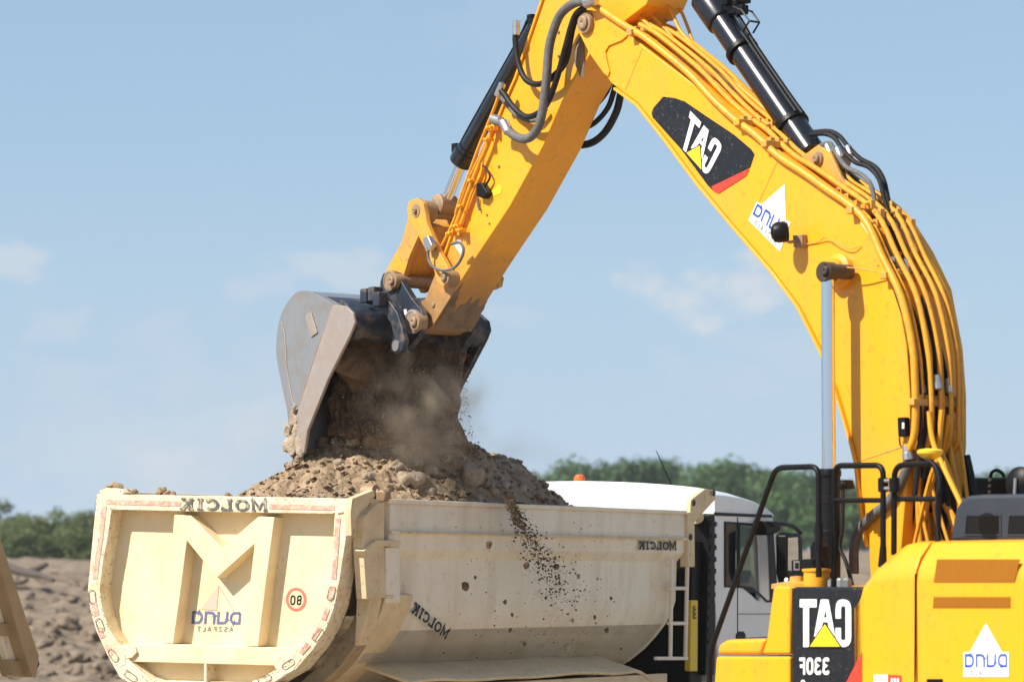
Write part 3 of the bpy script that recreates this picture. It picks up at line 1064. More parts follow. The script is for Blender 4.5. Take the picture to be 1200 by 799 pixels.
for a, s in (((0, 0, 0), .05), ((.03, .06, .05), .035), ((-.04, -.04, .07), .04), ((.08, 0, .02), .04), ((-.09, .02, -.03), .035)):
    c = q + V(a)
    mb.box(c - V((s, s, s)), c + V((s, s, s)))
mb.build('valve_block', M['black'], armc, bevel=.008)
mb = MB()
for dy in (.05, -.05):
    mb.tube([q + V((-.02, dy, .0)), q + V((-.12, dy, -.04)), q + V((-.20, dy, -.13)), q + V((-.13, dy, -.2))], .008, 6)
mb.tube([q + V((-.2, .05, -.13)), q + V((-.2, -.05, -.13))], .008, 6)
mb.build('guard_loop', M['black'], armc)
# bracket on the boom back
mb = MB()
for yy in (.13, -.11):
    mb.prism(Ep([(940, 183), (958, 170), (972, 178), (984, 204), (1006, 244), (985, 242), (955, 216), (938, 200)], yy), (0, -.03, 0))
brk = mb.build('cylinder_bracket', M['yellow_dirty'], boom, bevel=.006)
pin('bracket_pin', 957, 186, -.14, .15, .05, boom)
# hoses leaving the cylinder base
for yy, pts in ((.05, [(950, 158), (966, 157), (978, 162), (988, 176), (1002, 190), (1018, 196), (1030, 210), (1036, 232), (1042, 250)]),
                (-.06, [(954, 155), (972, 154), (984, 160), (994, 172), (1008, 186), (1026, 196), (1036, 212), (1042, 238), (1050, 256)]),
                (.1, [(960, 172), (972, 168), (980, 180), (992, 196), (1008, 204), (1020, 216), (1026, 240), (1032, 262)])):
    MB().tube(catmull(pp(pts, yy), 5), .017, 10).build('hydraulic_hose', M['hose_black' if yy < .09 else 'hose'], boom)
for (px, py, yy) in ((984, 180, .08), (972, 176, .1), (996, 178, -.06)):
    MB().lathe([(.022, -.05), (.028, -.04), (.028, .03), (.02, .04)], E(px, py, yy), V((-.5, .0, -.8)), 10).build('coupling', M['steel'], boom)

# ---- stick
st = [(640, -18), (668, -78), (700, -118), (770, -92), (775, -40), (757, 6), (712, 40), (690, 66), (659, 118), (636, 172), (597.7, 241.6), (555.6, 304.7), (507, 382), (497, 390), (486, 391), (477, 385), (475, 374),
      (480, 362), (498, 350), (519, 298), (531, 263), (534, 260), (553, 208), (589, 120), (602, 91), (633, 0)]
tipp = E(488, 388, SW)
ms_ = M['yellow'].copy()
ms_.name = 'yellow_paint_with_muddy_tip'
nt = ms_.node_tree
N, L = nt.nodes, nt.links
bs = N['Principled BSDF']
src_ = bs.inputs['Base Color'].links[0].from_socket
tcn = N.new('ShaderNodeTexCoord')
sb_ = N.new('ShaderNodeVectorMath')
sb_.operation = 'DISTANCE'
L.new(tcn.outputs['Object'], sb_.inputs[0])
sb_.inputs[1].default_value = (tipp.x, 0, tipp.z)
nzn = N.new('ShaderNodeTexNoise')
nzn.inputs['Scale'].default_value = 5
nzn.inputs['Detail'].default_value = 8
nzn.inputs['Roughness'].default_value = .7
L.new(tcn.outputs['Object'], nzn.inputs['Vector'])
ma = N.new('ShaderNodeMath')
ma.operation = 'MULTIPLY_ADD'
L.new(nzn.outputs['Fac'], ma.inputs[0])
ma.inputs[1].default_value = .9
L.new(sb_.outputs['Value'], ma.inputs[2])
mrn = N.new('ShaderNodeMapRange')
mrn.inputs['From Min'].default_value = .80
mrn.inputs['From Max'].default_value = 1.62
mrn.inputs['To Min'].default_value = .85
mrn.inputs['To Max'].default_value = 0
L.new(ma.outputs[0], mrn.inputs['Value'])
mxn = N.new('ShaderNodeMix')
mxn.data_type = 'RGBA'
L.new(mrn.outputs['Result'], mxn.inputs[0])
L.new(src_, mxn.inputs[6])
mxn.inputs[7].default_value = (.22, .145, .085, 1)
L.new(mxn.outputs[2], bs.inputs['Base Color'])
stick = MB().prism(Ep(st, SW), (0, -2 * SW, 0)).build('stick', ms_, exc, bevel=.008)
# front flange edge, proud
fl = [(519, 298), (531, 263), (553, 208), (589, 120), (602, 91), (633, 0), (664, -78)]
pa = Ep(fl, SW + .02)
mb = MB().prism(pa + [p + V((-.022, 0, -.008)) for p in pa[::-1]], (0, -2 * SW - .04, 0))
mb.build('front_flange', M['yellow'], stick, bevel=.004)
# mud on the tip of the stick: caked plates on the underside and the side
mb = MB()
a = Ep([(507.5, 382), (530, 346.5), (547, 321), (556, 310)], SW + .004)
for i in range(14):
    for j in range(9):
        pass
g = []
NI, NJ = 26, 14
p0, p1 = E(507, 383, SW), E(557, 304, SW)
dn = (p1 - p0).normalized()
out = V((dn.z, 0, -dn.x))
if out.x > 0:
    out = -out
mudf = []
for i in range(NI):
    for j in range(NJ):
        u, v = i / (NI - 1), j / (NJ - 1)
        p = p0.lerp(p1, u) + V((0, -2 * SW * v, 0))
        edge = .34 + .30 * noise.noise(V((v * 4, 1.3, 0))) + .25 * noise.noise(V((v * 11, 4.3, 0)))
        th = .026 * max(-1.2, min(.9, (edge - u) * 5)) + .012 * noise.noise(p * 22)
        g.append(p + out * (th + .004))
mb.add(g, [(i * NJ + j, i * NJ + j + 1, (i + 1) * NJ + j + 1, (i + 1) * NJ + j) for i in range(NI - 1) for j in range(NJ - 1)])
mb.build('caked_mud', M['mudsteel'], stick, ang=180)
# bolt heads and sticker on the stick side
mb = MB()
for (px, py, r_) in ((508, 357, .022), (585, 195, .012), (640, 110, .014), (642, 96, .012), (655, 38, .012), (655, 66, .01), (571, 252, .008), (574, 262, .008)):
    mb.lathe([(r_, 0), (r_, .01), (r_ * .7, .014), (.001, .014)], E(px, py, SW), YN, 14)
mb.build('bolt_head', M['pin'], stick)
MB().prism(Ep([(577, 224), (585, 216), (588, 221), (586, 227), (578, 230)], SW + .004), (0, -.003, 0)).build('caution_sticker', M['triyellow'], stick)
# mud behind the nose pivot
rock_mb(MB(), E(680, 62, SW), (.06, .02, .16), 5, 3).build('caked_mud', M['mudsteel'], stick)

# pipes on the stick front
line_of([(579, 141), (577, 150), (571, 170), (560, 196), (550, 222), (541, 246), (535, 262), (533, 268)], SW + .05, .018, parent=stick)
line_of([(586, 104), (583, 116), (578, 130), (562, 170), (549, 205), (540, 230), (534, 250)], SW + .03, .013, parent=stick)
line_of([(573, 158), (562, 184), (548, 214), (539, 240), (528, 268), (518, 288)], SW + .02, .014, parent=stick)
line_of([(566, 186), (563, 206), (553, 226), (545, 250), (540, 262)], SW + .04, .012, 'yellow', parent=stick)
for (px, py, s) in ((578, 150, .05), (536, 266, .045), (530, 274, .04), (542, 270, .035), (574, 164, .03), (555, 212, .025), (543, 242, .022)):
    p = E(px, py, SW + .05)
    mb = MB().box(p - V((s * .8, .025, s * .45)), p + V((s * .8, .025, s * .45)))
    mb.lathe([(.014, 0), (.014, .03), (.008, .035)], p + V((s * .4, .02, 0)), YN, 8)
    mb.lathe([(.014, 0), (.014, .03), (.008, .035)], p + V((-s * .4, .02, 0)), YN, 8)
    mb.build('pipe_clamp', M['yellow'], stick, bevel=.006)
v_ = MB().prism(Ep([(558, 215), (564, 214), (571, 226), (566, 233), (558, 230)], SW + .06), (0, -.06, 0)).build('black_valve', M['black'], stick, bevel=.008)
MB().tube(catmull(pp([(562, 191), (570, 198), (574, 208), (567, 220)], SW + .04), 5), .009, 8).build('hydraulic_hose', M['hose_black'], stick)
MB().tube(catmull(pp([(560, 232), (560, 240), (562, 246)], SW + .02), 4), .01, 8).build('hydraulic_hose', M['hose'], stick)

# big hoses looping beside the stick and boom nose
H = [(.36, .036, 'hose', [(694, 2), (684, 2), (671, 5), (657, 17), (648, 38), (643, 60), (640, 97), (635, 134), (628, 154), (616, 163), (601, 158), (589, 145), (579, 141)]),
     (.33, .024, 'hose_black', [(685, 9), (675, 17), (669, 32), (662, 58), (652, 94), (642, 120), (632, 132), (616, 137), (601, 125), (592, 112), (585, 104)]),
     (.29, .024, 'hose_black', [(682, 14), (672, 30), (663, 72), (650, 88), (642, 95), (628, 99), (615, 92), (607, 72), (604, 48), (605, 33)]),
     (.24, .018, 'hose', [(640, 128), (630, 140), (618, 141), (604, 134), (594, 122), (584, 112)])]
for yy, rad, m_, pts in H:
    MB().tube(catmull(pp(pts, yy), 5), rad, 12).build('hydraulic_hose', M[m_], stick)
for px, py, yy, r_, d in ((692, 2, .36, .045, (1, 0, -.1)), (582, 141, .36, .04, (1, 0, .3)), (593, 149, .36, .042, (.6, 0, .8)), (605, 33, .29, .03, (0, 0, 1)), (586, 105, .33, .03, (-.6, 0, .8))):
    MB().lathe([(r_ * .8, -.06), (r_, -.055), (r_, .05), (r_ * .8, .055)], E(px, py, yy), V(d), 12).build('coupling', M['steel'], stick)
for yy, rad, pts in ((-.30, .030, [(730, 95), (727, 112), (722, 132), (709, 155), (692, 168), (670, 170), (652, 165)]), (-.26, .022, [(722, 95), (719, 108), (712, 127), (697, 144), (680, 151), (664, 150)]),
                     (-.22, .02, [(716, 95), (711, 108), (700, 122), (688, 130), (672, 134)])):
    MB().tube(catmull(pp(pts, yy), 5), rad, 10).build('hydraulic_hose', M['hose_black'], stick)
# manifold near the boom nose top
mb = MB()
for lo, hi, yy in (((752, 2), (772, 14), -.05), ((760, 10), (780, 24), -.12), ((742, 20), (764, 34), -.02)):
    mb.prism(Ep([lo, (hi[0], lo[1]), hi, (lo[0], hi[1])], yy), (0, -.08, 0))
mb.build('manifold_block', M['yellow_dirty'], boom, bevel=.01)
mb = MB()
for k in range(4):
    mb.tube(catmull(pp([(748 + 3 * k, 4 + 5 * k), (758 + 3 * k, 5 + 5 * k), (772 + 2 * k, 3 + 6 * k)], -.1 - .03 * k), 3), .014, 8)
mb.build('hydraulic_hose', M['hose_black'], boom)

# ---- bucket cylinder on the front of the stick
c1, c2 = E(541, 189, 0), E(630, 30, 0)
ax = (c2 - c1).normalized()
ln = (c2 - c1).length
bc = MB().lathe([(.05, -.02), (.098, -.015), (.102, .0), (.102, .10), (.09, .105), (.09, .14), (.076, .145), (.076, ln), (.06, ln + .02)], c1, ax, 28).build('bucket_cylinder', M['black_gloss'], exc, ang=30)
side = V((ax.z, 0, -ax.x))
if side.x < 0:
    side = -side
mb = MB().tube(catmull([c1 + side * .11 + ax * .05, c1 + side * .115 + ax * .3, c1 + side * .112 + ax * (ln - .25), c1 + side * .13 + ax * (ln - .05)], 4), .014, 8)
mb.box(c1 + side * .12 + ax * .04 - V((.03, .04, .035)), c1 + side * .12 + ax * .04 + V((.03, .04, .035)))
mb.build('feed_pipe', M['black'], bc)
re = E(521, 240, 0)
MB().tube([c1 + ax * .05, re], .045, 20).build('rod', M['chrome'], bc)
MB().lathe([(.07, -.09), (.085, -.08), (.085, .08), (.07, .09)], re, YN, 24).build('rod_eye', M['pin'], bc)
mb = MB()
q = c2 + V((-.02, 0, .06))
for a, s in (((.02, .04, -.05), .035), ((.06, .03, .0), .03), ((-.02, .06, -.12), .02)):
    mb.box(q + V(a) - V((s, s, s)), q + V(a) + V((s, s, s)))
mb.build('valve_block', M['black'], bc, bevel=.01)

# ---- linkage
lkp = E(487, 247, .26)
lk2 = E(521, 325, .26)
def link_plate(y):
    pts = Ep([(480, 236), (490, 232), (497, 238), (501, 262), (513, 290), (524, 310), (530, 322), (528, 332), (520, 336), (512, 330), (510, 318), (501, 296), (488, 270), (479, 254), (478, 244)], .26)
    return MB().prism([V((p.x, y, p.z)) for p in pts], (0, -.05, 0))
l1 = link_plate(.27).build('tipping_link', M['yellow_dirty'], exc, bevel=.008)
l2 = link_plate(-.22).build('tipping_link', M['yellow_dirty'], exc, bevel=.008)
mb = MB().tube([V((lkp.x, .25, lkp.z)), V((lkp.x, -.25, lkp.z))], .055, 24)
mb.lathe([(.09, -.2), (.09, -.1)], V((lkp.x, 0, lkp.z)), YN, 24)
mb.lathe([(.09, .1), (.09, .2)], V((lkp.x, 0, lkp.z)), YN, 24)
mb.build('link_pin', M['pin'], exc)
pin('link_pin', 487, 247, .20, .275, .06, l1, cap=.35)
pin('stick_pin', 521, 325, SW, .30, .06, stick, cap=.5)
# H link to the bucket
a, b = E(489, 258, .17), E(459, 330, .17)
t = (b - a).normalized()
nrm_ = V((t.z, 0, -t.x))
hp = [a + nrm_ * .085, b + nrm_ * .07, b - nrm_ * .07, a - nrm_ * .085]
hl = MB().prism(hp, (0, -.36, 0)).build('bucket_link', M['yellow_dirty'], exc, bevel=.01)
for yy in (.19, -.13):
    q = [V((p.x, yy, p.z)) for p in Ep([(478, 240), (496, 244), (497, 262), (480, 300), (469, 336), (456, 341), (450, 330), (452, 318), (470, 284), (478, 256)], .19)]
    MB().prism(q, (0, -.05, 0)).build('link_cheek', M['yellow_dirty'], hl, bevel=.006)
# hose loop near the tip
MB().tube(catmull(pp([(502, 290), (502, 303), (508, 313), (520, 317), (533, 313), (541, 302), (543, 292), (538, 284), (529, 286)], .33), 5), .012, 8).build('hydraulic_hose', M['hose'], stick)
MB().prism(Ep([(495, 279), (501, 276), (506, 287), (503, 294), (497, 291)], .34), (0, -.05, 0)).build('coupling', M['steel'], stick, bevel=.006)
MB().prism(Ep([(531, 286), (536, 281), (542, 290), (540, 299)], .33), (0, -.03, 0)).build('coupling', M['white'], stick, bevel=.004)

# ---- bucket
BK = .69
sidep = [(372, 345), (355.5, 340.5), (343, 346), (330, 366), (324.5, 390), (323.4, 410), (325.5, 429), (331, 456), (336, 480), (339, 510), (341, 536), (356, 530), (360, 504), (384, 444), (411, 390), (415.5, 378), (413.5, 367), (405, 358.5), (390, 356.5)]
_sp = catmull(Ep([(390, 356.5)] + sidep[:11], BK), 3)
sidepl = _sp + Ep(sidep[11:-1], BK)
bucket = MB().prism(sidepl, (0, -.03, 0)).build('bucket', M['wornsteel'], exc, bevel=.004)
q = [V((p.x, -BK + .03, p.z)) for p in sidepl]
MB().prism(q, (0, -.03, 0)).build('side_plate', M['blueblack'], bucket, bevel=.004)
def strip(pts, th, y0, y1):
    """plate following a polyline in x-z, thickness th, spanning y0..y1"""
    P = [V((p.x, y0, p.z)) for p in pts]
    o_ = []
    for i, p in enumerate(P):
        a = P[max(0, i - 1)]
        b = P[min(len(P) - 1, i + 1)]
        t = (b - a).normalized()
        o_.append(p + V((t.z, 0, -t.x)) * th)
    return MB().prism(P + o_[::-1], (0, y1 - y0, 0))
shell = catmull(Ep([(400, 360), (386, 352), (372, 345.5), (355.5, 341), (343, 346.5), (330.5, 366.5), (325, 390), (324, 410), (326, 429), (331.5, 456), (336.5, 480), (339.5, 510), (342, 534)], BK), 3)
strip(shell, .022, BK - .03, -BK + .03).build('back_shell', M['wornsteel'], bucket, ang=50)
# side cutter strip, proud
cut = [(390.5, 357.5), (405, 358.5), (413.5, 367), (415.5, 378), (411, 390), (384, 444), (360, 504), (356, 531), (346, 520), (349.5, 478), (372, 408)]
MB().prism(Ep(cut, BK + .025), (0, -.024, 0)).build('side_cutter', M['ruststeel'], bucket, bevel=.005)
q = [V((p.x, -BK - .001, p.z)) for p in Ep(cut, BK)]
MB().prism(q, (0, -.024, 0)).build('side_cutter', M['blueblack'], bucket, bevel=.005)
mb = MB()
mb.tube(Ep([(391, 358), (372, 408), (350, 477)], BK + .006), .010, 8)
mb.tube(Ep([(330, 377), (334, 392), (336, 430), (343, 470), (347, 478)], BK + .002), .006, 8)
mb.build('weld_bead', M['ruststeel'], bucket)
MB().prism(Ep([(357, 370), (364, 365), (371, 388), (371.5, 390), (364, 395)], BK + .012), (0, -.011, 0)).build('bolted_plate', M['ruststeel'], bucket, bevel=.003)
# torque tube
tc_ = E(404, 379, BK)
MB().tube([V((tc_.x, BK - .03, tc_.z)), V((tc_.x, -BK + .03, tc_.z))], .135, 36).build('torque_tube', M['blueblack'], bucket)
# lip and teeth
lp = E(344, 532, BK)
mb = MB().box(V((lp.x - .05, -BK, lp.z - .07)), V((lp.x + .02, BK, lp.z + .05)))
mb.build('cutting_lip', M['mudsteel'], bucket, bevel=.01)
for k in range(5):
    yy = -BK + .09 + k * (2 * BK - .18) / 4
    t_ = [V((lp.x - .06, yy, lp.z + .04)), V((lp.x + .035, yy, lp.z + .04)), V((lp.x + .01, yy, lp.z - .22)), V((lp.x - .02, yy, lp.z - .22))]
    MB().prism([p + V((0, .045, 0)) for p in t_], (0, -.09, 0)).build('tooth', M['mudsteel'], bucket, bevel=.012)
# mud caked on the lower corner of the side
for k, (px, py, s) in enumerate(((345, 492, .06), (349, 508, .07), (342, 522, .08), (353, 520, .07), (338, 506, .05), (347, 480, .03))):
    rock_mb(MB(), E(px, py, BK + .0), (s * .9, .035, s * 1.2), 60 + k, 3, .5).build('caked_mud', M['stone'], bucket)
# ears
def ear(y):
    pts = Ep([(449, 330), (452, 321), (460, 317), (468, 320), (475, 332), (486, 350), (497, 363), (500, 376), (497, 388), (481, 411), (472, 398), (462, 372), (448, 342)], .26)
    return MB().prism([V((p.x, y, p.z)) for p in pts], (0, -.06, 0))
e1 = ear(.29).build('ear', M['blueblack'], bucket, bevel=.006)
ear(-.23).build('ear', M['blueblack'], bucket, bevel=.006)
for (px, py, r_) in ((459.5, 329, .085), (485.5, 377, .10)):
    p = E(px, py, .29)
    MB().lathe([(r_, 0), (r_, .03), (r_ * .8, .034), (r_ * .8, .03)], V((p.x, .29, p.z)), YN, 28).build('pin_boss', M['pin' if r_ < .09 else 'ruststeel'], bucket)
    pin('bucket_pin', px, py, .25, .335, r_ * .72, bucket, cap=.55)
    MB().tube([V((p.x, .25, p.z)), V((p.x, -.25, p.z))], r_ * .6, 20).build('pin_shaft', M['pin'], bucket)
MB().prism(Ep([(473, 363), (476, 362), (477, 368), (474, 369)], .296), (0, -.004, 0)).build('white_tag', M['white'], bucket)
# curved gusset with lifting eye, nearer the side plate
gz_out = [(430, 340), (444, 344), (456, 353), (465, 366), (471, 384), (474, 400), (471, 411), (464, 415), (458, 411), (458, 402), (461, 394), (458, 380), (451, 368), (443, 360), (430, 356)]
gy = .44
gus = MB().prism(Ep(gz_out, gy), (0, -.05, 0)).build('gusset', M['blueblack'], bucket, bevel=.008)
MB().lathe([(.03, 0), (.045, .0), (.045, .012), (.03, .012)], E(464.5, 405, gy), YN, 20).build('eye_ring', M['wornsteel'], gus)
mb = MB()
for (x0, y0_) in ((426, 339), (435, 337), (441, 343)):
    p = E(x0 + 4, y0_ + 8, .48)
    mb.box(p - V((.055, .05, .06)), p + V((.035, .05, .06)))
mb.build('wedge_lug', M['blueblack'], bucket, bevel=.012)
# top plate joining shell, tube and ears
tp = Ep([(372, 345), (425, 350), (449, 342), (449, 352), (425, 362), (388, 357)], .40)
MB().prism([V((p.x, BK - .05, p.z)) for p in Ep([(376, 347), (396, 352), (404, 360), (398, 366), (384, 358)], BK)], (0, -2 * BK + .1, 0)).build('top_plate', M['blueblack'], bucket, bevel=.006)
mb = MB()
for yy in (.2, -.2):
    q = [V((p.x, yy, p.z)) for p in Ep([(430, 346), (452, 345), (470, 385), (474, 410), (455, 402), (425, 392)], .26)]
    mb.prism(q, (0, -.05, 0))
mb.build('ear_root', M['blueblack'], bucket, bevel=.006)
# soil still inside the bucket
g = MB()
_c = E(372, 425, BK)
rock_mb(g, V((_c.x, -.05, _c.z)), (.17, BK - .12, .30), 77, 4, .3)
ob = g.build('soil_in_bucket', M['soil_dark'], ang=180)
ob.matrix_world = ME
tag(ob, 'dark soil still stuck inside the tipped excavator bucket', 'soil')

# ---- upper body (near side)
YS = 1.45
def side_box(pts, y, depth, name, m, bevel=.02, parent=exc):
    return MB().prism(Ep(pts, y), (0, -depth, 0)).build(name, M[m], parent, bevel=bevel)

def shoulder(pts_lo, pts_hi, y, inset, depth):
    """side wall with a leaning shoulder: lower outline at y, upper edge moved inwards by inset"""
    lo = Ep(pts_lo, y)
    hi = [E(p[0], p[1], y - inset) for p in pts_hi]
    return lo, hi
def hood_section(x0px, x1px, name, y_top0, y_top1, extra=None):
    # cross-section polygon in y-z, extruded along x
    x0 = E(x0px, 720, YS).x
    x1 = E(x1px, 720, YS).x
    zt = E((x0px + x1px) / 2, y_top0, YS - .16).z
    zs = E((x0px + x1px) / 2, y_top1, YS).z
    sec = [(YS, 1.12), (YS, zs - .05), (YS - .012, zs + .02), (YS - .05, zs + .09), (YS - .14, zt - .012), (YS - .2, zt), (.55, zt + .015), (.55, 1.12)]
    return MB().prism([V((x0, a, b)) for a, b in sec], (x1 - x0, 0, 0)), x0, x1, zt, zs
hb, hx0, hx1, zt, zs = hood_section(1074, 1330, 'x', 632, 672)
hood = hb.build('side_door', M['yellow'], exc, bevel=.012)
# front shoulder piece that slopes down to the tank
xf0 = E(1011, 720, YS).x
xf1 = E(1071.5, 720, YS).x
slope = [(1011, 688), (1019, 685), (1029, 672), (1040, 658), (1056, 641), (1063, 636), (1072, 634), (1085, 633)]
top = [E(p[0], p[1], YS - .14) for p in slope]
top[0].x = xf0
top[-1] = V((hx0 + .014, top[-1].y, zt))
top[-2].x = max(top[-2].x, hx0 + .06)
mb = MB()
secs = []
for p in top:
    zt2 = p.z
    zs2 = min(zs, zt2 - .10)
    k = (zt2 - zs2)
    secs.append([V((p.x, YS, 1.12)), V((p.x, YS, zs2 - .05)), V((p.x, YS - .012, zs2 + .02 * k / .2)), V((p.x, YS - .05, zs2 + .5 * k)), V((p.x, YS - .14, zt2 - .012)), V((p.x, YS - .2, zt2)), V((p.x, .6, zt2)), V((p.x, .6, 1.12))])
n8 = 8
for s_ in secs:
    mb.v += s_
for i in range(len(secs) - 1):
    for k in range(n8):
        mb.f.append((i * n8 + k, i * n8 + (k + 1) % n8, (i + 1) * n8 + (k + 1) % n8, (i + 1) * n8 + k))
mb.f.append(tuple(range(n8)))
mb.f.append(tuple((len(secs) - 1) * n8 + k for k in range(n8 - 1, -1, -1)))
fr = mb.build('front_shoulder', M['yellow'], exc, bevel=.010)
# grilles: recessed panels let into the door
def on_shoulder(px, py):
    # the side wall bends inwards above zs
    p = E(px, py, YS)
    return p
for k, (a, b, c, d) in enumerate((((1098, 655), (1195, 655), (1189, 682), (1094, 682)), ((1094, 699), (1184, 699), (1184, 712), (1093, 712)))):
    yo = YS + .004 if k else YS + .004
    P = Ep([a, b, c, d], yo)
    if k == 0:
        P[0] = E(a[0], a[1], YS - .008)
        P[1] = E(b[0], b[1], YS - .008)
    gr = MB().prism(P, (0, -.003, 0)).build('grille', M['slat'], hood, bevel=.0)
MB().prism(Ep([(1085.5, 795), (1103.5, 795), (1103.5, 803), (1085.5, 803)], YS + .012), (0, -.012, 0)).build('door_latch', M['black'], hood, bevel=.004)
MB().tube([E(1073, 672, YS - .004), E(1072, 830, YS - .004)], .006, 6).build('door_seam', M['black'], hood)
duna_mark(hood, E(1131, 765, YS), E(1181, 765, YS), E(1181, 791, YS), E(1131, 791, YS), YN, .004)
stk = MB()
stk.prism(Ep([(1024, 790), (1040, 790), (1040, 806), (1024, 806)], YS + .004), (0, -.003, 0))
stk.build('warning_sticker', M['white'], fr)
MB().prism(Ep([(1041, 790), (1056, 791), (1056, 806), (1041, 806)], YS + .004), (0, -.003, 0)).build('warning_sticker', M['red'], fr)
mb = MB()
for k in range(3):
    mb.prism(Ep([(1044 + 3.6 * k, 794), (1046 + 3.6 * k, 794), (1046 + 3.6 * k, 800), (1044 + 3.6 * k, 800)], YS + .006), (0, -.002, 0))
mb.build('sticker_print', M['white'], fr)
# black panel with the marks
pan = side_box([(927.5, 692), (931, 687), (1010, 688), (1010, 830), (927.5, 830)], YS, .9, 'tank_panel', 'decalblack', .015)
cat_mark(pan, E(938, 702, YS), E(998, 702, YS), E(998, 757.5, YS), E(938, 757.5, YS), YN, .004)
mb = MB()
lettering(mb, '330F', quadmap(E(936.5, 770, YS), E(972.5, 770, YS), E(972.5, 790, YS), E(936.5, 790, YS), YN, .004), .2, .1)
mb.build('model_lettering', M['white'], pan)
MB().prism(Ep([(1009.6, 764), (1009.6, 830), (976, 830)], YS + .006), (0, -.003, 0)).build('red_corner', M['red'], pan)
mb = MB()
lettering(mb, '0', quadmap(E(939, 796, YS), E(944, 796, YS), E(944, 803, YS), E(939, 803, YS), YN, .004), .2, .1)
mb.build('small_lettering', M['white'], pan)
# yellow column and step box
side_box([(905.5, 689), (909, 686), (924.5, 686), (925.5, 689), (925, 766), (892, 766), (898, 748)], YS, .85, 'front_column', 'yellow', .02)
side_box([(839.5, 766.5), (842, 754), (850, 749.5), (858, 748.5), (897, 747.5), (890.5, 766.5)], YS, .85, 'step_lid', 'yellow', .025)
side_box([(838.5, 768.5), (925, 768.5), (925, 900), (830, 900)], YS - .004, .85, 'step_box', 'yellow', .02)
# deck between tank and boom
zd = E(970, 690, YS).z - .02
MB().box(V((-1.4, .32, 1.1)), V((E(930, 690, YS).x, YS - .92, zd - .1))).build('inner_deck', M['yellow_dirty'], exc, bevel=.01)
MB().box(V((-3.6, -1.45, .95)), V((.75, 1.40, 1.10))).build('revolving_frame', M['yellow_dirty'], exc, bevel=.02)
# filler pot and lids on the tank top
p = E(957, 686, YS - .25)
mb = MB().lathe([(.085, -.03), (.085, .09), (.095, .095), (.095, .11), (.02, .115)], p, (0, 0, 1), 24)
mb.build('filler_pot', M['yellow'], exc)
mb = MB().lathe([(.17, -.02), (.17, .012), (.12, .02), (.05, .03), (.045, .06), (.01, .065)], E(934, 686, YS - .3), (0, 0, 1), 24)
mb.build('tank_lid', M['yellow_dirty'], exc)
mb = MB()
for px, s in ((975, .04), (984, .03), (922, .02), (992, .035)):
    mb.lathe([(s, -.03), (s, .03), (s * .5, .045)], E(px, 685, YS - .3), (0, 0, 1), 6)
mb.build('bolt_head', M['steel'], exc)
# camera box and dark fittings by the tank
cb = MB().prism(Ep([(927, 656), (952, 654), (954, 680), (927, 680)], YS - .5), (0, -.12, 0)).build('camera_box', M['black'], exc, bevel=.008)
MB().prism(Ep([(930, 657), (937, 657), (937, 668), (930, 668)], YS - .493), (0, -.004, 0)).build('camera_lens', M['steel'], cb)
MB().prism(Ep([(931.5, 659), (935.5, 659), (935.5, 666), (931.5, 666)], YS - .489), (0, -.003, 0)).build('lens_glass', M['darkglass'], cb)
mb = MB()
mb.prism(Ep([(949, 640), (954, 632), (960, 640), (960, 684), (949, 684)], YS - .7), (0, -.1, 0))
mb.build('rail_mount', M['black'], exc, bevel=.01)

# handrails
def rail(name, segs, y, r=.0185):
    mb = MB()
    for pts in segs:
        mb.tube(catmull(pp(pts, y), 1) if False else pp(pts, y), r, 12)
    return mb.build(name, M['black'], exc, ang=50)
def bend(pts, y, rad=.07, n=5):
    """polyline with rounded corners"""
    P = pp(pts, y)
    out = [P[0]]
    for i in range(1, len(P) - 1):
        a, b, c = P[i - 1], P[i], P[i + 1]
        d1, d2 = (a - b), (c - b)
        r_ = min(rad, d1.length * .45, d2.length * .45)
        s_, e_ = b + d1.normalized() * r_, b + d2.normalized() * r_
        for k in range(n + 1):
            t = k / n
            out.append((1 - t) ** 2 * s_ + 2 * t * (1 - t) * b + t * t * e_)
    out.append(P[-1])
    return out
mb = MB().tube(bend([(831, 830), (832, 764), (909, 548), (959, 546.5), (959.5, 676)], YS - .04), .0195, 12)
mb.tube(pp([(959.5, 612), (959.5, 640)], YS - .04), .026, 12)
mb.build('handrail', M['black'], exc)
mb = MB().tube(bend([(977, 690), (978, 545.5), (1035, 545), (1035, 655)], YS - .15), .0195, 12)
mb.tube(pp([(976, 586), (1035, 586)], YS - .15), .017, 12)
mb.tube(pp([(1035, 640), (1034, 664)], YS - .15), [.022, .03], 12)
h2 = mb.build('handrail', M['black'], exc)
mb = MB().tube(bend([(1047.5, 650), (1048, 545), (1095, 542.5), (1099.5, 556), (1099.5, 645)], YS - .2, .09), .0195, 12)
mb.tube(pp([(1048, 584.5), (1099, 584.5)], YS - .2), .017, 12)
h3 = mb.build('handrail', M['black'], exc)
mb = MB()
for px in (1035, 1048):
    q = E(px, 568, YS - .17)
    mb.lathe([(.034, -.045), (.034, .045)], q, (0, 0, 1), 16)
mb.build('rail_clamp', M['black'], h3, bevel=.003)
MB().tube(pp([(1037, 563), (1046, 563)], YS - .15), .012, 8).tube(pp([(1037, 572), (1046, 572)], YS - .15), .012, 8).build('clamp_bolt', M['steel'], h3)
# receiver dome on the rear rail
q = E(1090, 529, YS - .25)
gp = MB().lathe([(.03, -.05), (.06, -.035), (.082, -.012), (.084, .004), (.07, .014), (.03, .02), (.002, .021)], q, (0, 0, 1), 28).build('receiver_dome', M['ochre'], exc)
MB().tube([q + V((0, 0, -.09)), q + V((0, 0, -.04))], .025, 12).build('dome_mount', M['black'], gp)
MB().tube(catmull(pp([(1086, 538), (1096, 546), (1101, 565), (1098, 580), (1097, 600), (1100, 640)], YS - .18), 5), .009, 8).build('dome_cable', M['hose_black'], gp)

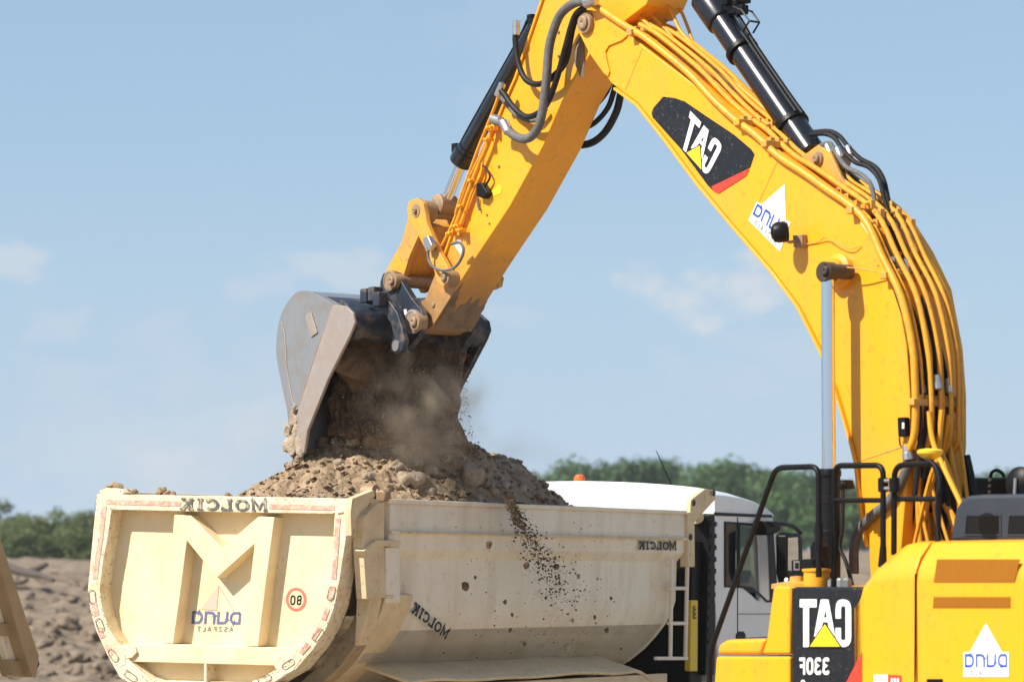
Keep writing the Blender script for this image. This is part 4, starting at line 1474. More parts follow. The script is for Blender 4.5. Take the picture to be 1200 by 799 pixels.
# grey hood behind the door
gh = [(1113, 634), (1116, 610), (1119, 596), (1125, 586), (1134, 580.5), (1150, 579), (1330, 576), (1330, 634)]
ghood = MB().prism(Ep(gh, .75), (0, -.9, 0)).build('engine_hood', M['greyhood'], exc, bevel=.03, seg=3)
for a, b in ((1131, 1171), (1181, 1216), (1226, 1262)):
    MB().prism(Ep([(a + 2, 604), (b, 604), (b, 625.5), (a, 625.5)], .754), (0, -.003, 0)).build('hood_window', M['darkglass'], ghood, bevel=0)
    fr_ = MB()
    stroke(fr_, [(a + 1, 603), (b + 1, 603), (b + 1, 626.5), (a - 1, 626.5)], 1.8, lambda u, v, k: E(u, v, .757), True)
    fr_.build('window_frame', M['greyhood'], ghood)
# operator cab on the far side: roof edge, pillars and mirror
cabp = MB().prism(Ep([(1124, 560), (1330, 557), (1330, 584), (1124, 584)], -.62), (0, -.9, 0)).build('cab_roof', M['black'], exc, bevel=.03)
px0 = E(1130, 640, -.62).x
pxe = E(1330, 640, -.62).x
zc = E(1200, 583, -.62).z
mb = MB()
for xx in (px0, (px0 + pxe) / 2, pxe + .12):
    for yy in (-.62, -1.42):
        mb.box(V((xx - .12, yy - .08, 1.1)), V((xx, yy, zc)))
mb.build('cab_pillar', M['black'], exc, bevel=.01)
mb = MB().box(V((pxe, -.67, 1.8)), V((px0, -.66, zc)))
mb.build('cab_window', M['darkglass'], exc)
MB().box(V((pxe, -1.5, 1.1)), V((px0 - .0, -.63, 1.8))).build('cab_base', M['yellow'], exc, bevel=.02)
mb = MB().tube(catmull(pp([(1160, 564), (1162, 554), (1168, 551), (1175, 555), (1178, 564)], -.7), 5), .012, 8)
mb.build('cab_hose', M['hose_black'], exc)
mb = MB()
for k in range(3):
    mb.lathe([(.012, 0), (.012, .012)], E(1160.5, 562 + 7 * k, -.6), YN, 8)
mb.build('cab_bolt', M['steel'], exc)
mr_ = MB().lathe([(.10, -.03), (.115, -.02), (.115, .0), (.08, .03), (.01, .04)], E(1196, 567, .2), V((-.2, 1, 0)), 24).build('round_mirror', M['black'], exc)
MB().tube(pp([(1190, 560), (1188, 600)], .25), .012, 8).build('mirror_arm', M['steel'], mr_)
# counterweight and undercarriage, below and right of the view
mb = MB().prism([V((x, y, 1.12)) for x, y in ((-3.0, -1.45), (-3.0, 1.45), (-3.3, 1.4), (-3.62, 1.1), (-3.75, .5), (-3.75, -.5), (-3.62, -1.1), (-3.3, -1.4))], (0, 0, 1.2))
mb.build('counterweight', M['yellow'], exc, bevel=.06)
for yy in (1.0, -1.6):
    prof = [V((x, yy, z)) for x, z in ((2.1, .45), (2.0, .8), (1.7, .95), (-2.7, .95), (-3.0, .8), (-3.1, .45), (-2.7, .08), (-2.4, 0), (1.4, 0), (1.8, .08))]
    MB().prism(prof, (0, .6, 0)).build('track', M['rubber'], exc, bevel=.03)

# ================================================================== DUMP TRUCK
HB = R(60)
ht = V((math.cos(HB), math.sin(HB), 0))
RT = Matrix.Rotation(HB, 4, 'Z') @ Matrix.Rotation(R(2.0), 4, 'X')
Pc = V((-1.224, 25.8, 3.32))
MT = Matrix.Translation(Pc - (RT @ V((0, 0, 3.32)))) @ RT
MTi = MT.inverted()
trk = empty('dump_truck', MT)
tag(trk, 'cream and white dump truck with a half pipe tipper body heaped with soil', 'dump truck')

def TX(px, py, x):
    return unproj(px, py, MTi, 0, x)

def TY(px, py, y):
    return unproj(px, py, MTi, 1, y)

def Txs(pts, x):
    return [TX(p[0], p[1], x) for p in pts]

def Tys(pts, y):
    return [TY(p[0], p[1], y) for p in pts]
XN = V((-1, 0, 0))
YR = V((0, -1, 0))

# ---- tailgate
pairs = [((113.5, 578.5), (131, 597)), ((250, 581), (262, 600)), ((413, 584), (392, 602)), ((404, 640), (389, 650)), ((398, 679), (385, 680)), ((392.5, 709), (380, 712)), ((382, 737), (368, 737)),
         ((368, 759.5), (354, 757)), ((347, 784), (334, 778)), ((318, 801), (307, 793)), ((285, 815), (280, 804)), ((240, 822), (240, 809)), ((195, 815), (200, 803)), ((160, 805), (172, 793)), ((140, 793), (153, 775)),
         ((126, 768), (141, 757)), ((113, 740), (128, 737)), ((105.5, 715), (120, 713)), ((102.7, 690), (117, 690)), ((106, 655), (121, 657)), ((110, 612), (127, 625))]
O_ = Txs([a for a, b in pairs], 0)
I_ = Txs([b for a, b in pairs], 0)
D = .20
n = len(pairs)
mb = MB()
bk = V((D, 0, 0))
mb.v = O_ + I_ + [p + bk for p in O_] + [p + bk for p in I_]
for i in range(n):
    j = (i + 1) % n
    mb.f += [(i, j, n + j, n + i), (i, j, 2 * n + j, 2 * n + i), (n + i, n + j, 3 * n + j, 3 * n + i), (2 * n + i, 2 * n + j, 3 * n + j, 3 * n + i)]
tail = MB()
tail.add(mb.v, mb.f)
tailgate = tail.build('tailgate', M['cream_rim'], trk, bevel=.007, ang=25)
pan_ = MB().prism([p + V((.15, 0, 0)) + (p - (I_[0] + I_[11]) * .5) * .015 for p in I_], (.012, 0, 0)).build('panel', M['cream'], tailgate)
# raised M
mp_ = [(204, 602.5), (223, 603.5), (260.5, 641.7), (303, 604.5), (321.7, 605.5), (312, 680), (302.7, 757), (287, 757), (291, 700), (298, 637.5), (254, 677), (219, 633.5), (212, 690), (203, 754), (191, 754), (198, 680)]
MB().prism(Txs(mp_, .025), (.13, 0, 0)).build('raised_letter', M['cream'], tailgate, bevel=.008)
mb = MB().prism(Txs([(141, 756), (170, 753.5), (345, 759), (352, 759), (331, 780), (240, 777.5), (150, 775)], .02), (.135, 0, 0))
mb.build('lower_beam', M['cream'], tailgate, bevel=.008)
mb = MB().prism(Txs([(239, 777.5), (242, 777.5), (242, 808), (239, 808)], .02), (.135, 0, 0))
mb.prism(Txs([(150, 796), (330, 800), (300, 812), (180, 812)], .05), (.105, 0, 0))
mb.build('lower_rib', M['cream_rim'], tailgate, bevel=.004)
# rounded gussets at the lower corners
MB().prism(Txs([(133, 757), (150, 755), (158, 758), (160, 764), (155, 770), (147, 772), (147, 778), (140, 782), (131, 772)], -.004), (.05, 0, 0)).build('corner_gusset', M['cream_rim'], tailgate, bevel=.005)
MB().prism(Txs([(318, 766), (350, 764), (353, 772), (343, 786), (330, 792), (322, 782)], -.004), (.05, 0, 0)).build('corner_gusset', M['cream_rim'], tailgate, bevel=.005)
# upper corner cap on the right, hinge
MB().prism(Txs([(394, 602), (406, 586), (413, 584.5), (409, 628), (404, 630), (403, 600)], -.012), (.24, 0, 0)).build('corner_cap', M['cream_rim'], tailgate, bevel=.005)
MB().prism(Txs([(116, 575), (124, 571.5), (140, 572), (146, 577), (142, 580), (118, 580)], .0), (.16, 0, 0)).build('corner_cap', M['cream_rim'], tailgate, bevel=.006)
# reflective tape round the rim
fx = lambda u, v, k: TX(u, v, -.0035 - .0003 * k)
for i, pts in enumerate(([(124, 588), (212, 590)], [(315, 593), (392, 595)], [(122, 592), (118.5, 625), (114, 655), (111, 678)], [(110.5, 707), (113.5, 721)], [(116, 735), (120, 747)], [(124, 756), (132, 766)],
                         [(396, 607), (394, 640), (391, 678)], [(390, 688), (387, 703)], [(384, 712), (379, 726)], [(375, 735), (366, 749)], [(362, 754), (352, 765)])):
    mb = MB()
    stroke(mb, pts, 5.5, fx, False, i)
    mb.build('reflective_tape', M['tape'], tailgate)
# patches of chipped white round the lower rim
for (px, py, a) in ((117, 732, 70), (133, 768, 55), (108, 699, 85), (388, 695, 285), (373, 744, 310), (338, 778, 325), (153, 792, 35), (310, 795, 340)):
    mb = MB()
    ca, sa = math.cos(R(a)), math.sin(R(a))
    stroke(mb, [(px + ca * u - sa * v, py + sa * u + ca * v) for u, v in rr(-8, -3.6, 8, 3.6, 3.4)], .9, lambda u, v, k: TX(u, v, -.007), True)
    mb.build('weld_outline', M['mudsteel'], tailgate)
# paint chipped to rust along the edges of the rim
mb = MB()
kk = 0
for i in range(340):
    q = rnd.randrange(n)
    (a0, b0_), (a1, b1_) = pairs[q], pairs[(q + 1) % n]
    f = rnd.random()
    low_ = .5 * (a0[1] + a1[1]) > 690
    if not low_ and rnd.random() < .55:
        continue
    e = min(1, max(0, rnd.choice((abs(rnd.gauss(0, .10)), 1 - abs(rnd.gauss(0, .12)), rnd.random() if low_ else 0))))
    px = (a0[0] * (1 - f) + a1[0] * f) * (1 - e) + (b0_[0] * (1 - f) + b1_[0] * f) * e
    py = (a0[1] * (1 - f) + a1[1] * f) * (1 - e) + (b0_[1] * (1 - f) + b1_[1] * f) * e
    t = math.atan2(a1[1] - a0[1], a1[0] - a0[0])
    l_, w_ = rnd.uniform(.3, 1.0) * (2.2 if rnd.random() < .2 else 1), rnd.uniform(.25, .6)
    pts = []
    for k in range(6):
        an = k * math.pi / 3
        u, v = l_ * math.cos(an) * rnd.uniform(.6, 1.3), w_ * math.sin(an) * rnd.uniform(.6, 1.3)
        pts.append((px + u * math.cos(t) - v * math.sin(t), py + u * math.sin(t) + v * math.cos(t)))
    flat(mb, pts, lambda u, v, k: TX(u, v, -.0085 - .00002 * k), i)
tag(mb.build('rust_chips', M['mudsteel'], tailgate), None, None, None, 'stuff')
# lettering on the top rim, sign and mark
mb = MB()
lettering(mb, 'MOLCIK', quadmap(TX(212, 583.5, 0), TX(313, 585.5, 0), TX(314, 599.5, 0), TX(211, 597, 0), XN, .004), .19, .14)
mb.build('stencil_letters', M['stencil'], tailgate)
XPN = .15
sg = MB()
c = (347, 702)
ring = [(c[0] + 10.4 * math.cos(R(a)), c[1] + 12.2 * math.sin(R(a))) for a in range(0, 360, 10)]
stroke(sg, ring, 3.4, lambda u, v, k: TX(u, v, XPN - .003), True)
sg.build('sign_ring', M['redring'], tailgate)
sg = MB()
flat(sg, [(c[0] + 9 * math.cos(R(a)), c[1] + 10.6 * math.sin(R(a))) for a in range(0, 360, 10)], lambda u, v, k: TX(u, v, XPN - .002))
sg.build('sign_disc', M['cream'], tailgate)
sg = MB()
lettering(sg, '80', quadmap(TX(340.5, 697, XPN), TX(354.5, 697, XPN), TX(353.5, 708.5, XPN), TX(340, 708.5, XPN), XN, .004), .17, .12)
sg.build('sign_digits', M['black'], tailgate)
duna_mark(tailgate, TX(225.5, 715, XPN), TX(283, 716, XPN), TX(281, 740, XPN), TX(223.5, 739, XPN), XN, .003, sticker=False, old=True)

# ---- body
def zy(py, y=-.02, px=600):
    p = TY(px, py, y)
    return p.z
prof = [(.05, 3.315), (.0, 3.315), (-.02, 3.28), (-.022, zy(624)), (-.045, zy(625)), (-.045, zy(628)), (-.018, zy(629)), (-.012, zy(644.5)), (.062, zy(656, .06)), (.064, 2.50), (.085, 2.40), (.125, 2.29), (.19, 2.18), (.28, 2.06), (.40, 1.95), (.56, 1.85), (.80, 1.77), (1.25, 1.73)]
W2 = 2.5
full = prof + [(W2 - a, b) for a, b in prof[-2::-1]]
x0, x1 = .5, 5.62
def xfront(z):
    return x1 if z > 2.45 else x1 - (2.45 - z) * .42
P0 = [V((x0, a, b)) for a, b in full]
P1b = [V((xfront(b), a, b)) for a, b in full]
inn = []
cz = V((0, W2 / 2, 2.9))
for a, b in full:
    yy = min(max(a, .12), W2 - .12)
    inn.append((yy, max(b, 1.84)))
P2 = [V((x0, a, b)) for a, b in inn]
P3 = [V((xfront(b) - .06, a, b)) for a, b in inn]
nf = len(full)
mb = MB()
mb.v = P0 + P1b + P2 + P3
for i in range(nf - 1):
    mb.f += [(i, i + 1, nf + i + 1, nf + i), (2 * nf + i, 2 * nf + i + 1, 3 * nf + i + 1, 3 * nf + i), (i, i + 1, 2 * nf + i + 1, 2 * nf + i)]
mb.f += [(0, nf, 3 * nf, 2 * nf), (nf - 1, 2 * nf - 1, 4 * nf - 1, 3 * nf - 1), tuple(range(nf, 2 * nf)), tuple(range(3 * nf, 4 * nf))]
body = MB().add(mb.v, mb.f).build('tipper_body', M['creamside'], trk, bevel=.006, ang=22)
# rear collar frame that follows the half pipe
def collar(xa, xb, grow, name, m, cut=None):
    pr = [(.02, 3.33), (-grow, 3.33), (-grow, 2.68), (-grow, 2.53), (.04 - grow, 2.36), (.12 - grow, 2.19), (.25 - grow, 2.02), (.43, 1.85), (.72, 1.68), (1.25, 1.62)]
    fo = pr + [(W2 - a, b) for a, b in pr[-2::-1]]
    inn2 = [(min(max(a, .1), W2 - .1), max(b, 1.8)) for a, b in fo]
    k = len(fo)
    mb = MB()
    mb.v = [V((xa, a, b)) for a, b in fo] + [V((xb, a, b)) for a, b in fo] + [V((xa, a, b)) for a, b in inn2] + [V((xb, a, b)) for a, b in inn2]
    for i in range(k - 1):
        mb.f += [(i, i + 1, k + i + 1, k + i), (2 * k + i, 2 * k + i + 1, 3 * k + i + 1, 3 * k + i), (i, i + 1, 2 * k + i + 1, 2 * k + i), (k + i, k + i + 1, 3 * k + i + 1, 3 * k + i)]
    mb.f += [(0, k, 3 * k, 2 * k), (k - 1, 2 * k - 1, 4 * k - 1, 3 * k - 1)]
    return mb.build(name, M[m], body, bevel=.006, ang=20)
collar(.24, .42, .02, 'rear_collar', 'creamframe')
# side stiffener behind the collar: upper boxed plate with cut corner, lower leg under the belt
ys_ = -.045
MB().prism(Tys([(427, 606), (443, 589), (450, 588.6), (452, 700), (430, 702), (426, 640)], ys_), (0, .1, 0)).build('collar_cheek', M['creamframe'], body, bevel=.008)
MB().prism(Tys([(427, 645), (440, 632.5), (469, 633), (469, 640), (443, 640), (430, 652)], ys_ - .03), (0, .09, 0)).build('collar_edge', M['creamframe'], body, bevel=.006)
MB().prism(Tys([(452, 641), (469, 641), (469.5, 706), (452, 706)], ys_ + .02), (0, .1, 0)).build('stiffener', M['creamside'], body, bevel=.008)
# lower legs following the pipe
def yprof(z):
    P = [(2.68, .0), (2.5, .03), (2.32, .11), (2.17, .21), (2.0, .36), (1.83, .56), (1.7, .8), (1.6, .95)]
    if z >= P[0][0]:
        return P[0][1]
    for (z1, y1), (z2, y2) in zip(P, P[1:]):
        if z >= z2:
            return y1 + (y2 - y1) * (z1 - z) / (z1 - z2)
    return P[-1][1]
for name, xa, xb, gr, m_ in (('pipe_rib', .46, .58, .05, 'creamframe'), ('pipe_rib', .62, .93, .02, 'creamframe')):
    zs_ = [2.58, 2.45, 2.3, 2.15, 2.0, 1.85, 1.72, 1.62]
    mb = MB()
    for z in zs_:
        yy = yprof(z)
        dx = -.06 * (2.58 - z)
        mb.v += [V((xa + dx, yy - gr, z)), V((xb + dx, yy - gr, z)), V((xb + dx, yy + .16, z + .03)), V((xa + dx, yy + .16, z + .03))]
    for i in range(len(zs_) - 1):
        for k in range(4):
            mb.f.append((i * 4 + k, i * 4 + (k + 1) % 4, i * 4 + 4 + (k + 1) % 4, i * 4 + 4 + k))
    mb.f += [(0, 1, 2, 3), (len(mb.v) - 4, len(mb.v) - 3, len(mb.v) - 2, len(mb.v) - 1)]
    mb.build(name, M[m_], body, bevel=.006)
# dark seal between tailgate and body
mb = MB()
sl = [V((.205, p.y, p.z)) for p in O_[2:9]]
mb.tube([p + V((0, .02, 0)) for p in sl], .018, 8)
mb.build('gap_seal', M['mudsteel'], body)
# hinge on the rear corner
mb = MB()
q = TY(438, 577, .06)
mb.lathe([(.05, -.1), (.065, -.09), (.065, .02), (.03, .03), (.03, .05)], q, YR, 16)
mb.lathe([(.04, -.05), (.05, -.04), (.05, .03)], q + V((.02, -.08, -.02)), V((1, 0, .2)), 12)
mb.build('tailgate_hinge', M['pin'], body)
MB().prism(Tys([(413, 584), (438, 574), (440, 580), (434, 590), (418, 603), (412, 628), (411, 600)], -.005), (0, .06, 0)).build('hinge_plate', M['creamframe'], body, bevel=.005)
# belt bead with grime
mb = MB().tube([V((.62, -.045, zy(626.5))), V((5.5, -.045, zy(626.5)))], .012, 6)
mb.build('belt_bead', M['creamframe'], body)
# top rim rail
mb = MB().box(V((.45, -.035, 3.30)), V((5.62, .06, 3.335)))
mb.box(V((.45, W2 - .06, 3.30)), V((5.62, W2 + .035, 3.335)))
mb.build('top_rail', M['creamside'], body, bevel=.008)
# stencils on the side
mb = MB()
lettering(mb, 'MOLCIK', quadmap(TY(485, 704.5, .064), TY(527, 738, .064), TY(521.5, 748.5, .064), TY(480.5, 717, .064), YR, .005), .22, .12)
mb.build('stencil_letters', M['stencil_black'], body)
mb = MB()
lettering(mb, 'MOLCIK', quadmap(TY(746, 633.5, -.02), TY(791, 634.5, -.02), TY(791, 644.5, -.02), TY(746, 643.5, -.02), YR, .014), .22, .12)
mb.build('stencil_letters', M['stencil_black'], body)
# front post with the eye plate
yq = -.03
MB().prism(Tys([(806, 600), (814, 600), (814.5, 664), (806, 664)], yq - .02), (0, .08, 0)).build('front_post', M['creamframe'], body, bevel=.006)
ep = MB().prism(Tys([(810, 585.5), (826.5, 572.6), (838.5, 575), (838.5, 585), (815, 611), (808, 611)], yq), (0, .05, 0)).build('eye_plate', M['creamframe'], body, bevel=.006)
for px, py in ((812.5, 589), (836, 577.5), (809, 629)):
    q = TY(px, py, yq - .022)
    MB().lathe([(.018, 0), (.03, 0), (.03, .008), (.018, .008)], q, YR, 14).build('eye_ring', M['rubber'], ep)
# cross tube behind the eye plate
MB().tube([TY(816, 606, .0), TY(832, 606, 2.2)], .06, 14).build('front_tube', M['creamframe'], body)
# ladder
mb = MB()
for a, b in (((787, 655), (785.5, 772)), ((805.5, 660), (803, 772))):
    mb.tube(Tys([a, b], .0), .02, 8)
for y_ in (689, 730, 771):
    mb.tube(Tys([(768 if y_ == 771 else 783, y_), (805, y_)], .0), .017, 8)
mb.build('ladder', M['creamside'], body, ang=50)
# folding mudguard under the body
g = MB()
NI, NJ = 60, 5
for i in range(NI):
    for j in range(NJ):
        x = .75 + 4.6 * i / (NI - 1)
        yj = -.10 + .14 * j
        z = zy(787, -.1) - .03 + .035 * j + .02 * noise.noise(V((x * 1.3, 0, 4))) - (.45 * max(0, x - 4.6) ** 1.2)
        g.v.append(V((x, yj, z)))
for i in range(NI - 1):
    for j in range(NJ - 1):
        g.f.append((i * NJ + j, i * NJ + j + 1, (i + 1) * NJ + j + 1, (i + 1) * NJ + j))
g.build('mudguard', M['creamframe'], trk, solid=-.03, ang=180)
MB().box(V((.8, -.09, 1.2)), V((5.2, -.05, zy(787, -.1) - .08))).build('side_skirt', M['creamframe'], trk, bevel=.01)

# ---- chassis gap, yellow marker and dark gear behind the body
MB().prism(Tys([(810, 703), (818, 703), (817.5, 786), (809, 786)], .0), (0, .06, 0)).build('yellow_marker', M['ochre'], trk, bevel=.006)
mk_ = MB()
for k in range(3):
    q = (814, 712 + 5.2 * k)
    stroke(mk_, [(q[0] + 1.6 * math.cos(R(a)), q[1] + 1.9 * math.sin(R(a))) for a in range(0, 330, 30)], 1.3, lambda u, v, kk: TY(u, v, -.004))
mk_.build('marker_print', M['black'], trk)
mb = MB()
xr = TY(838, 640, .04).x
xg0, xg1 = TY(806, 700, .1).x, TY(842, 700, .1).x
mb.box(V((xg0 + .12, .12, 1.0)), V((xr - .03, 2.4, zy(634, .2, 828))))
mb.build('gear_cabinet', M['black'], trk, bevel=.02)
mb = MB()
xa_, xb_ = TY(829, 700, .05).x, TY(839.5, 700, .05).x
mb.box(V((xa_, .05, zy(790, .06, 838))), V((xb_, .3, zy(603.5, .06, 838))))
for k in range(12):
    z = zy(768, .06, 838) + k * .11
    mb.box(V((xa_ + .02, .04, z)), V((xb_ - .03, .06, z + .05)))
mb.build('air_stack', M['black'], trk, bevel=.008)
MB().tube(catmull(Tys([(809, 786), (806, 795), (800, 799)], .2), 3), .03, 8).build('chassis_hose', M['hose_black'], trk)
MB().box(V((.3, .7, .75)), V((8.0, 1.8, 1.1))).build('chassis', M['black'], trk, bevel=.02)

# ---- cab
yc = .04
xr = TY(838, 640, yc).x
xf = TY(905, 640, yc).x
ztop = zy(603, yc, 870)
def cabz(px, py):
    return TY(px, py, yc)
# side outline (rear edge, roof line, windscreen)
sidep = [(843, 800), (838.5, 700), (838.5, 603), (906, 605), (909, 625), (912, 690), (914, 735), (914, 800)]
cabb = MB().prism(Tys(sidep, yc), (0, W2 - 2 * yc, 0)).build('cab', M['cabwhite'], trk)
doorw = [(866.5, 613.6), (899, 616.5), (901, 640), (903, 703), (899, 703.5), (892.5, 697), (882, 688.5), (866.5, 686)]
zbelt, zroof = TY(880, 690, yc).z, TY(880, 612, yc).z
xc0, xc1 = TY(841, 690, yc).x + .05, TY(912, 690, yc).x
def carve(o, cutters):
    for c in cutters:
        md = o.modifiers.new('cut', 'BOOLEAN')
        md.operation = 'DIFFERENCE'
        md.solver = 'EXACT'
        md.object = c
    bpy.context.view_layer.update()
    me = bpy.data.meshes.new_from_object(o.evaluated_get(bpy.context.evaluated_depsgraph_get()))
    o.modifiers.clear()
    o.data = me
    for c in cutters:
        bpy.data.objects.remove(c)
    for p in me.polygons:
        p.use_smooth = True
    me.set_sharp_from_angle(angle=R(30))
carve(cabb, [MB().box(V((xc0, yc + .07, zbelt - .5)), V((xc1 - .07, W2 - yc - .07, zroof + .02))).build('cutter', M['cabwhite'], trk),
             MB().prism(Tys(doorw, yc - .1), (0, .25, 0)).build('cutter', M['cabwhite'], trk),
             MB().prism([p + V((0, W2 - .35, 0)) for p in Tys(doorw, yc - .1)], (0, .5, 0)).build('cutter', M['cabwhite'], trk),
             MB().box(V((xc1 - .3, yc + .14, zbelt - .12)), V((xc1 + .5, W2 - yc - .14, zroof - .02))).build('cutter', M['cabwhite'], trk)])
_b = cabb.modifiers.new('bevel', 'BEVEL')
_b.width = .018
_b.segments = 2
_b.limit_method = 'ANGLE'
_b.angle_limit = R(40)
MB().prism(Tys([(907, 612), (909, 625), (911.5, 686)], yc + .1) + Tys([(911, 686), (908.5, 625), (906.5, 612)], yc + .1), (0, W2 - .3, 0)).build('windscreen', M['glass'], cabb)
MB().box(V((xc1 - .45, yc + .1, zbelt - .5)), V((xc1 - .08, W2 - yc - .1, zbelt - .03))).build('dashboard', M['black'], cabb, bevel=.04)
MB().box(V((xc0 + .01, yc + .08, zbelt - .48)), V((xc0 + .02, W2 - yc - .08, zroof))).build('rear_lining', M['greyhood'], cabb)
# high roof: lofted from rear to windscreen, crowned across
ns = 17
rl = [(838.2, 602), (838.2, 573.5), (850, 574.5), (868, 578), (885, 584), (898, 592), (906, 600), (908, 605)]
S = Tys(rl, yc)
zb = S[0].z - .01
mb = MB()
nr = len(S)
for j in range(ns):
    t = j / (ns - 1)
    yy = yc + (W2 - 2 * yc) * t
    e = 1 - abs(2 * t - 1) ** 6
    for i, p in enumerate(S):
        k = 0 if i == 0 or i == nr - 1 else 1
        h = (p.z - zb)
        crown = .10 * (1 - (2 * t - 1) ** 2)
        mb.v.append(V((p.x + (.18 * (1 - (2 * t - 1) ** 2) if i > 3 else 0), yy, zb + h * (.80 + .20 * min(1, e * 1.4) if k else 1) + k * crown * (h / .45 if h < .45 else 1))))
for j in range(ns - 1):
    for i in range(nr - 1):
        mb.f.append((j * nr + i, j * nr + i + 1, (j + 1) * nr + i + 1, (j + 1) * nr + i))
mb.f += [tuple(range(nr)), tuple((ns - 1) * nr + i for i in range(nr))]
roof = mb.build('cab_roof', M['cabwhite'], cabb, bevel=.015, ang=40)
MB().prism(Tys([(838.6, 600), (905, 603), (905.5, 606.2), (838.6, 604)], yc - .012), (0, .02, 0)).build('drip_rail', M['black'], cabb, bevel=.003)
# windows, let in with black surround
def win(pts, name='side_window'):
    MB().prism(Tys(pts, yc - .006), (0, .005, 0)).build(name, M['darkglass'], cabb)
mb = MB()
stroke(mb, [(850.2, 612.2), (864.5, 613.2), (864.5, 687), (850.2, 686.3)], 3, lambda u, v, k: TY(u, v, yc - .005), True)
stroke(mb, [(866, 613), (900, 616), (902, 640), (904, 704), (898.7, 704.3), (892, 697.6), (881.7, 689.2), (866, 686.7)], 2.6, lambda u, v, k: TY(u, v, yc - .006), True)
flat(mb, [(900, 612), (906, 613), (911, 690), (905, 706), (903, 700), (902, 640)], lambda u, v, k: TY(u, v, yc - .0045))
mb.build('window_surround', M['black'], cabb)
win([(851, 613), (862, 613.4), (862, 686), (851, 685.6)], 'rear_side_window')
gl = MB().prism(Tys(doorw, yc + .02), (0, .004, 0)).build('door_window', M['glass'], cabb)
mb = MB()
mb.tube(Tys([(864.2, 606), (864.4, 748)], yc - .002), .006, 6)
mb.tube(Tys([(864.4, 748), (906, 746)], yc - .002), .005, 6)
mb.tube(Tys([(866, 719), (905, 719)], yc - .0005), .004, 6)
mb.build('door_seam', M['black'], cabb)
MB().prism(Tys([(863, 743), (866, 739.5), (872, 739.5), (874, 743), (874, 749), (863, 749)], yc - .008), (0, .01, 0)).build('door_handle', M['black'], cabb, bevel=.004)
# things seen inside the window: seat back and far window frame
MB().prism(Tys([(868, 700), (869, 674), (874, 668), (882, 668), (886, 678), (888, 700)], yc + .5), (0, .5, 0)).build('driver_seat', M['black'], cabb, bevel=.03)
# windscreen and mirror arm
mm = MB().prism(Tys([(899, 610), (909, 610.5), (914, 614), (914, 622), (905, 627), (899, 627)], yc - .16), (0, .14, 0)).build('mirror_bracket', M['black'], cabb, bevel=.01)
MB().tube(catmull(Tys([(908, 613), (920, 614), (931, 617.5), (938, 624)], yc - .2), 4), .022, 8).build('mirror_arm', M['black'], mm)
mh = MB().prism(Tys([(922, 627), (926, 624), (938, 624.5), (941, 630), (942, 676), (939, 686), (925, 684), (922, 672)], yc - .32), (0, .12, 0)).build('mirror_housing', M['black'], cabb, bevel=.02)
p = [TY(923.5, 630, yc - .325), TY(935, 629, yc - .325), TY(936, 670, yc - .325), TY(923.5, 668, yc - .325)]
MB().prism(p, (0, .004, 0)).build('mirror_face', M['mirrorglass'], mh)
# beacon and aerial on the roof
q = TX(679, 566, xr + .35)
bc_ = MB().lathe([(.06, -.10), (.06, .0), (.052, .01), (.055, .05), (.045, .075), (.02, .085), (.002, .087)], q, (0, 0, 1), 18).build('beacon', M['orange'], cabb)
q1, q2 = TX(786, 566, xr + .5), TX(769, 528, xr + .5)
MB().tube([q1 - (q2 - q1) * .2, q1.lerp(q2, .5), q2], [.008, .006, .004], 6).build('aerial', M['black'], cabb)
# wheels, hidden below the frame
for xw in (1.3, 2.7, 4.9, 7.0):
    for yy in (.02, W2 - .34):
        wq = MB().lathe([(.24, 0), (.30, .03), (.46, .02), (.52, .06), (.52, .26), (.46, .30), (.30, .29), (.24, .3)], V((xw, yy, .52)), (0, 1, 0), 32).build('wheel', M['rubber'], trk)
        MB().lathe([(.05, .02), (.23, .05), (.25, .04), (.25, .26), (.1, .22)], V((xw, yy, .52)), (0, 1, 0), 24).build('rim', M['steel'], wq)

# ================================================================== SOIL
SEED = V((4.7, 1.3, 9.1))
def heap_z(x, y):
    dx, dy = (x - 2.35) / (2.6 if x > 2.35 else 1.95), (y - 1.05) / 1.3
    r_ = math.sqrt(dx * dx + dy * dy)
    r_ += .08 * noise.noise(V((x * .9, y * .9, 2)))
    h = .86 * (1 - ss(.08, 1.02, r_)) * (1 - .36 * ss(0, .45, dx)) - .07
    h += .17 * math.exp(-((x - 3.45) / .5) ** 2 - ((y - .45) / .5) ** 2)
    base = 3.28 + h
    rim = min(1, max(0, (y - .08) / .25), max(0, (W2 - .08 - y) / .25))
    base -= .06 * (1 - rim)
    nz_ = .10 * noise.noise(V((x * 1.9, y * 1.9, 0)) + SEED) + .07 * noise.noise(V((x * 4.5, y * 4.5, 5)) + SEED)
    k = abs(noise.noise(V((x * 9, y * 9, 8)) + SEED))
    nz_ += .045 * k + .035 * abs(noise.noise(V((x * 19, y * 19, 3)) + SEED)) + .022 * noise.noise(V((x * 42, y * 42, 3)))
    return base + nz_ * (.35 + .65 * rim)
mb = MB()
nx, ny = 300, 150
for i in range(nx):
    for j in range(ny):
        x = .22 + 5.33 * i / (nx - 1)
        y = .09 + (W2 - .18) * j / (ny - 1)
        mb.v.append(V((x, y, heap_z(x, y))))
for i in range(nx - 1):
    for j in range(ny - 1):
        mb.f.append((i * ny + j, (i + 1) * ny + j, (i + 1) * ny + j + 1, i * ny + j + 1))
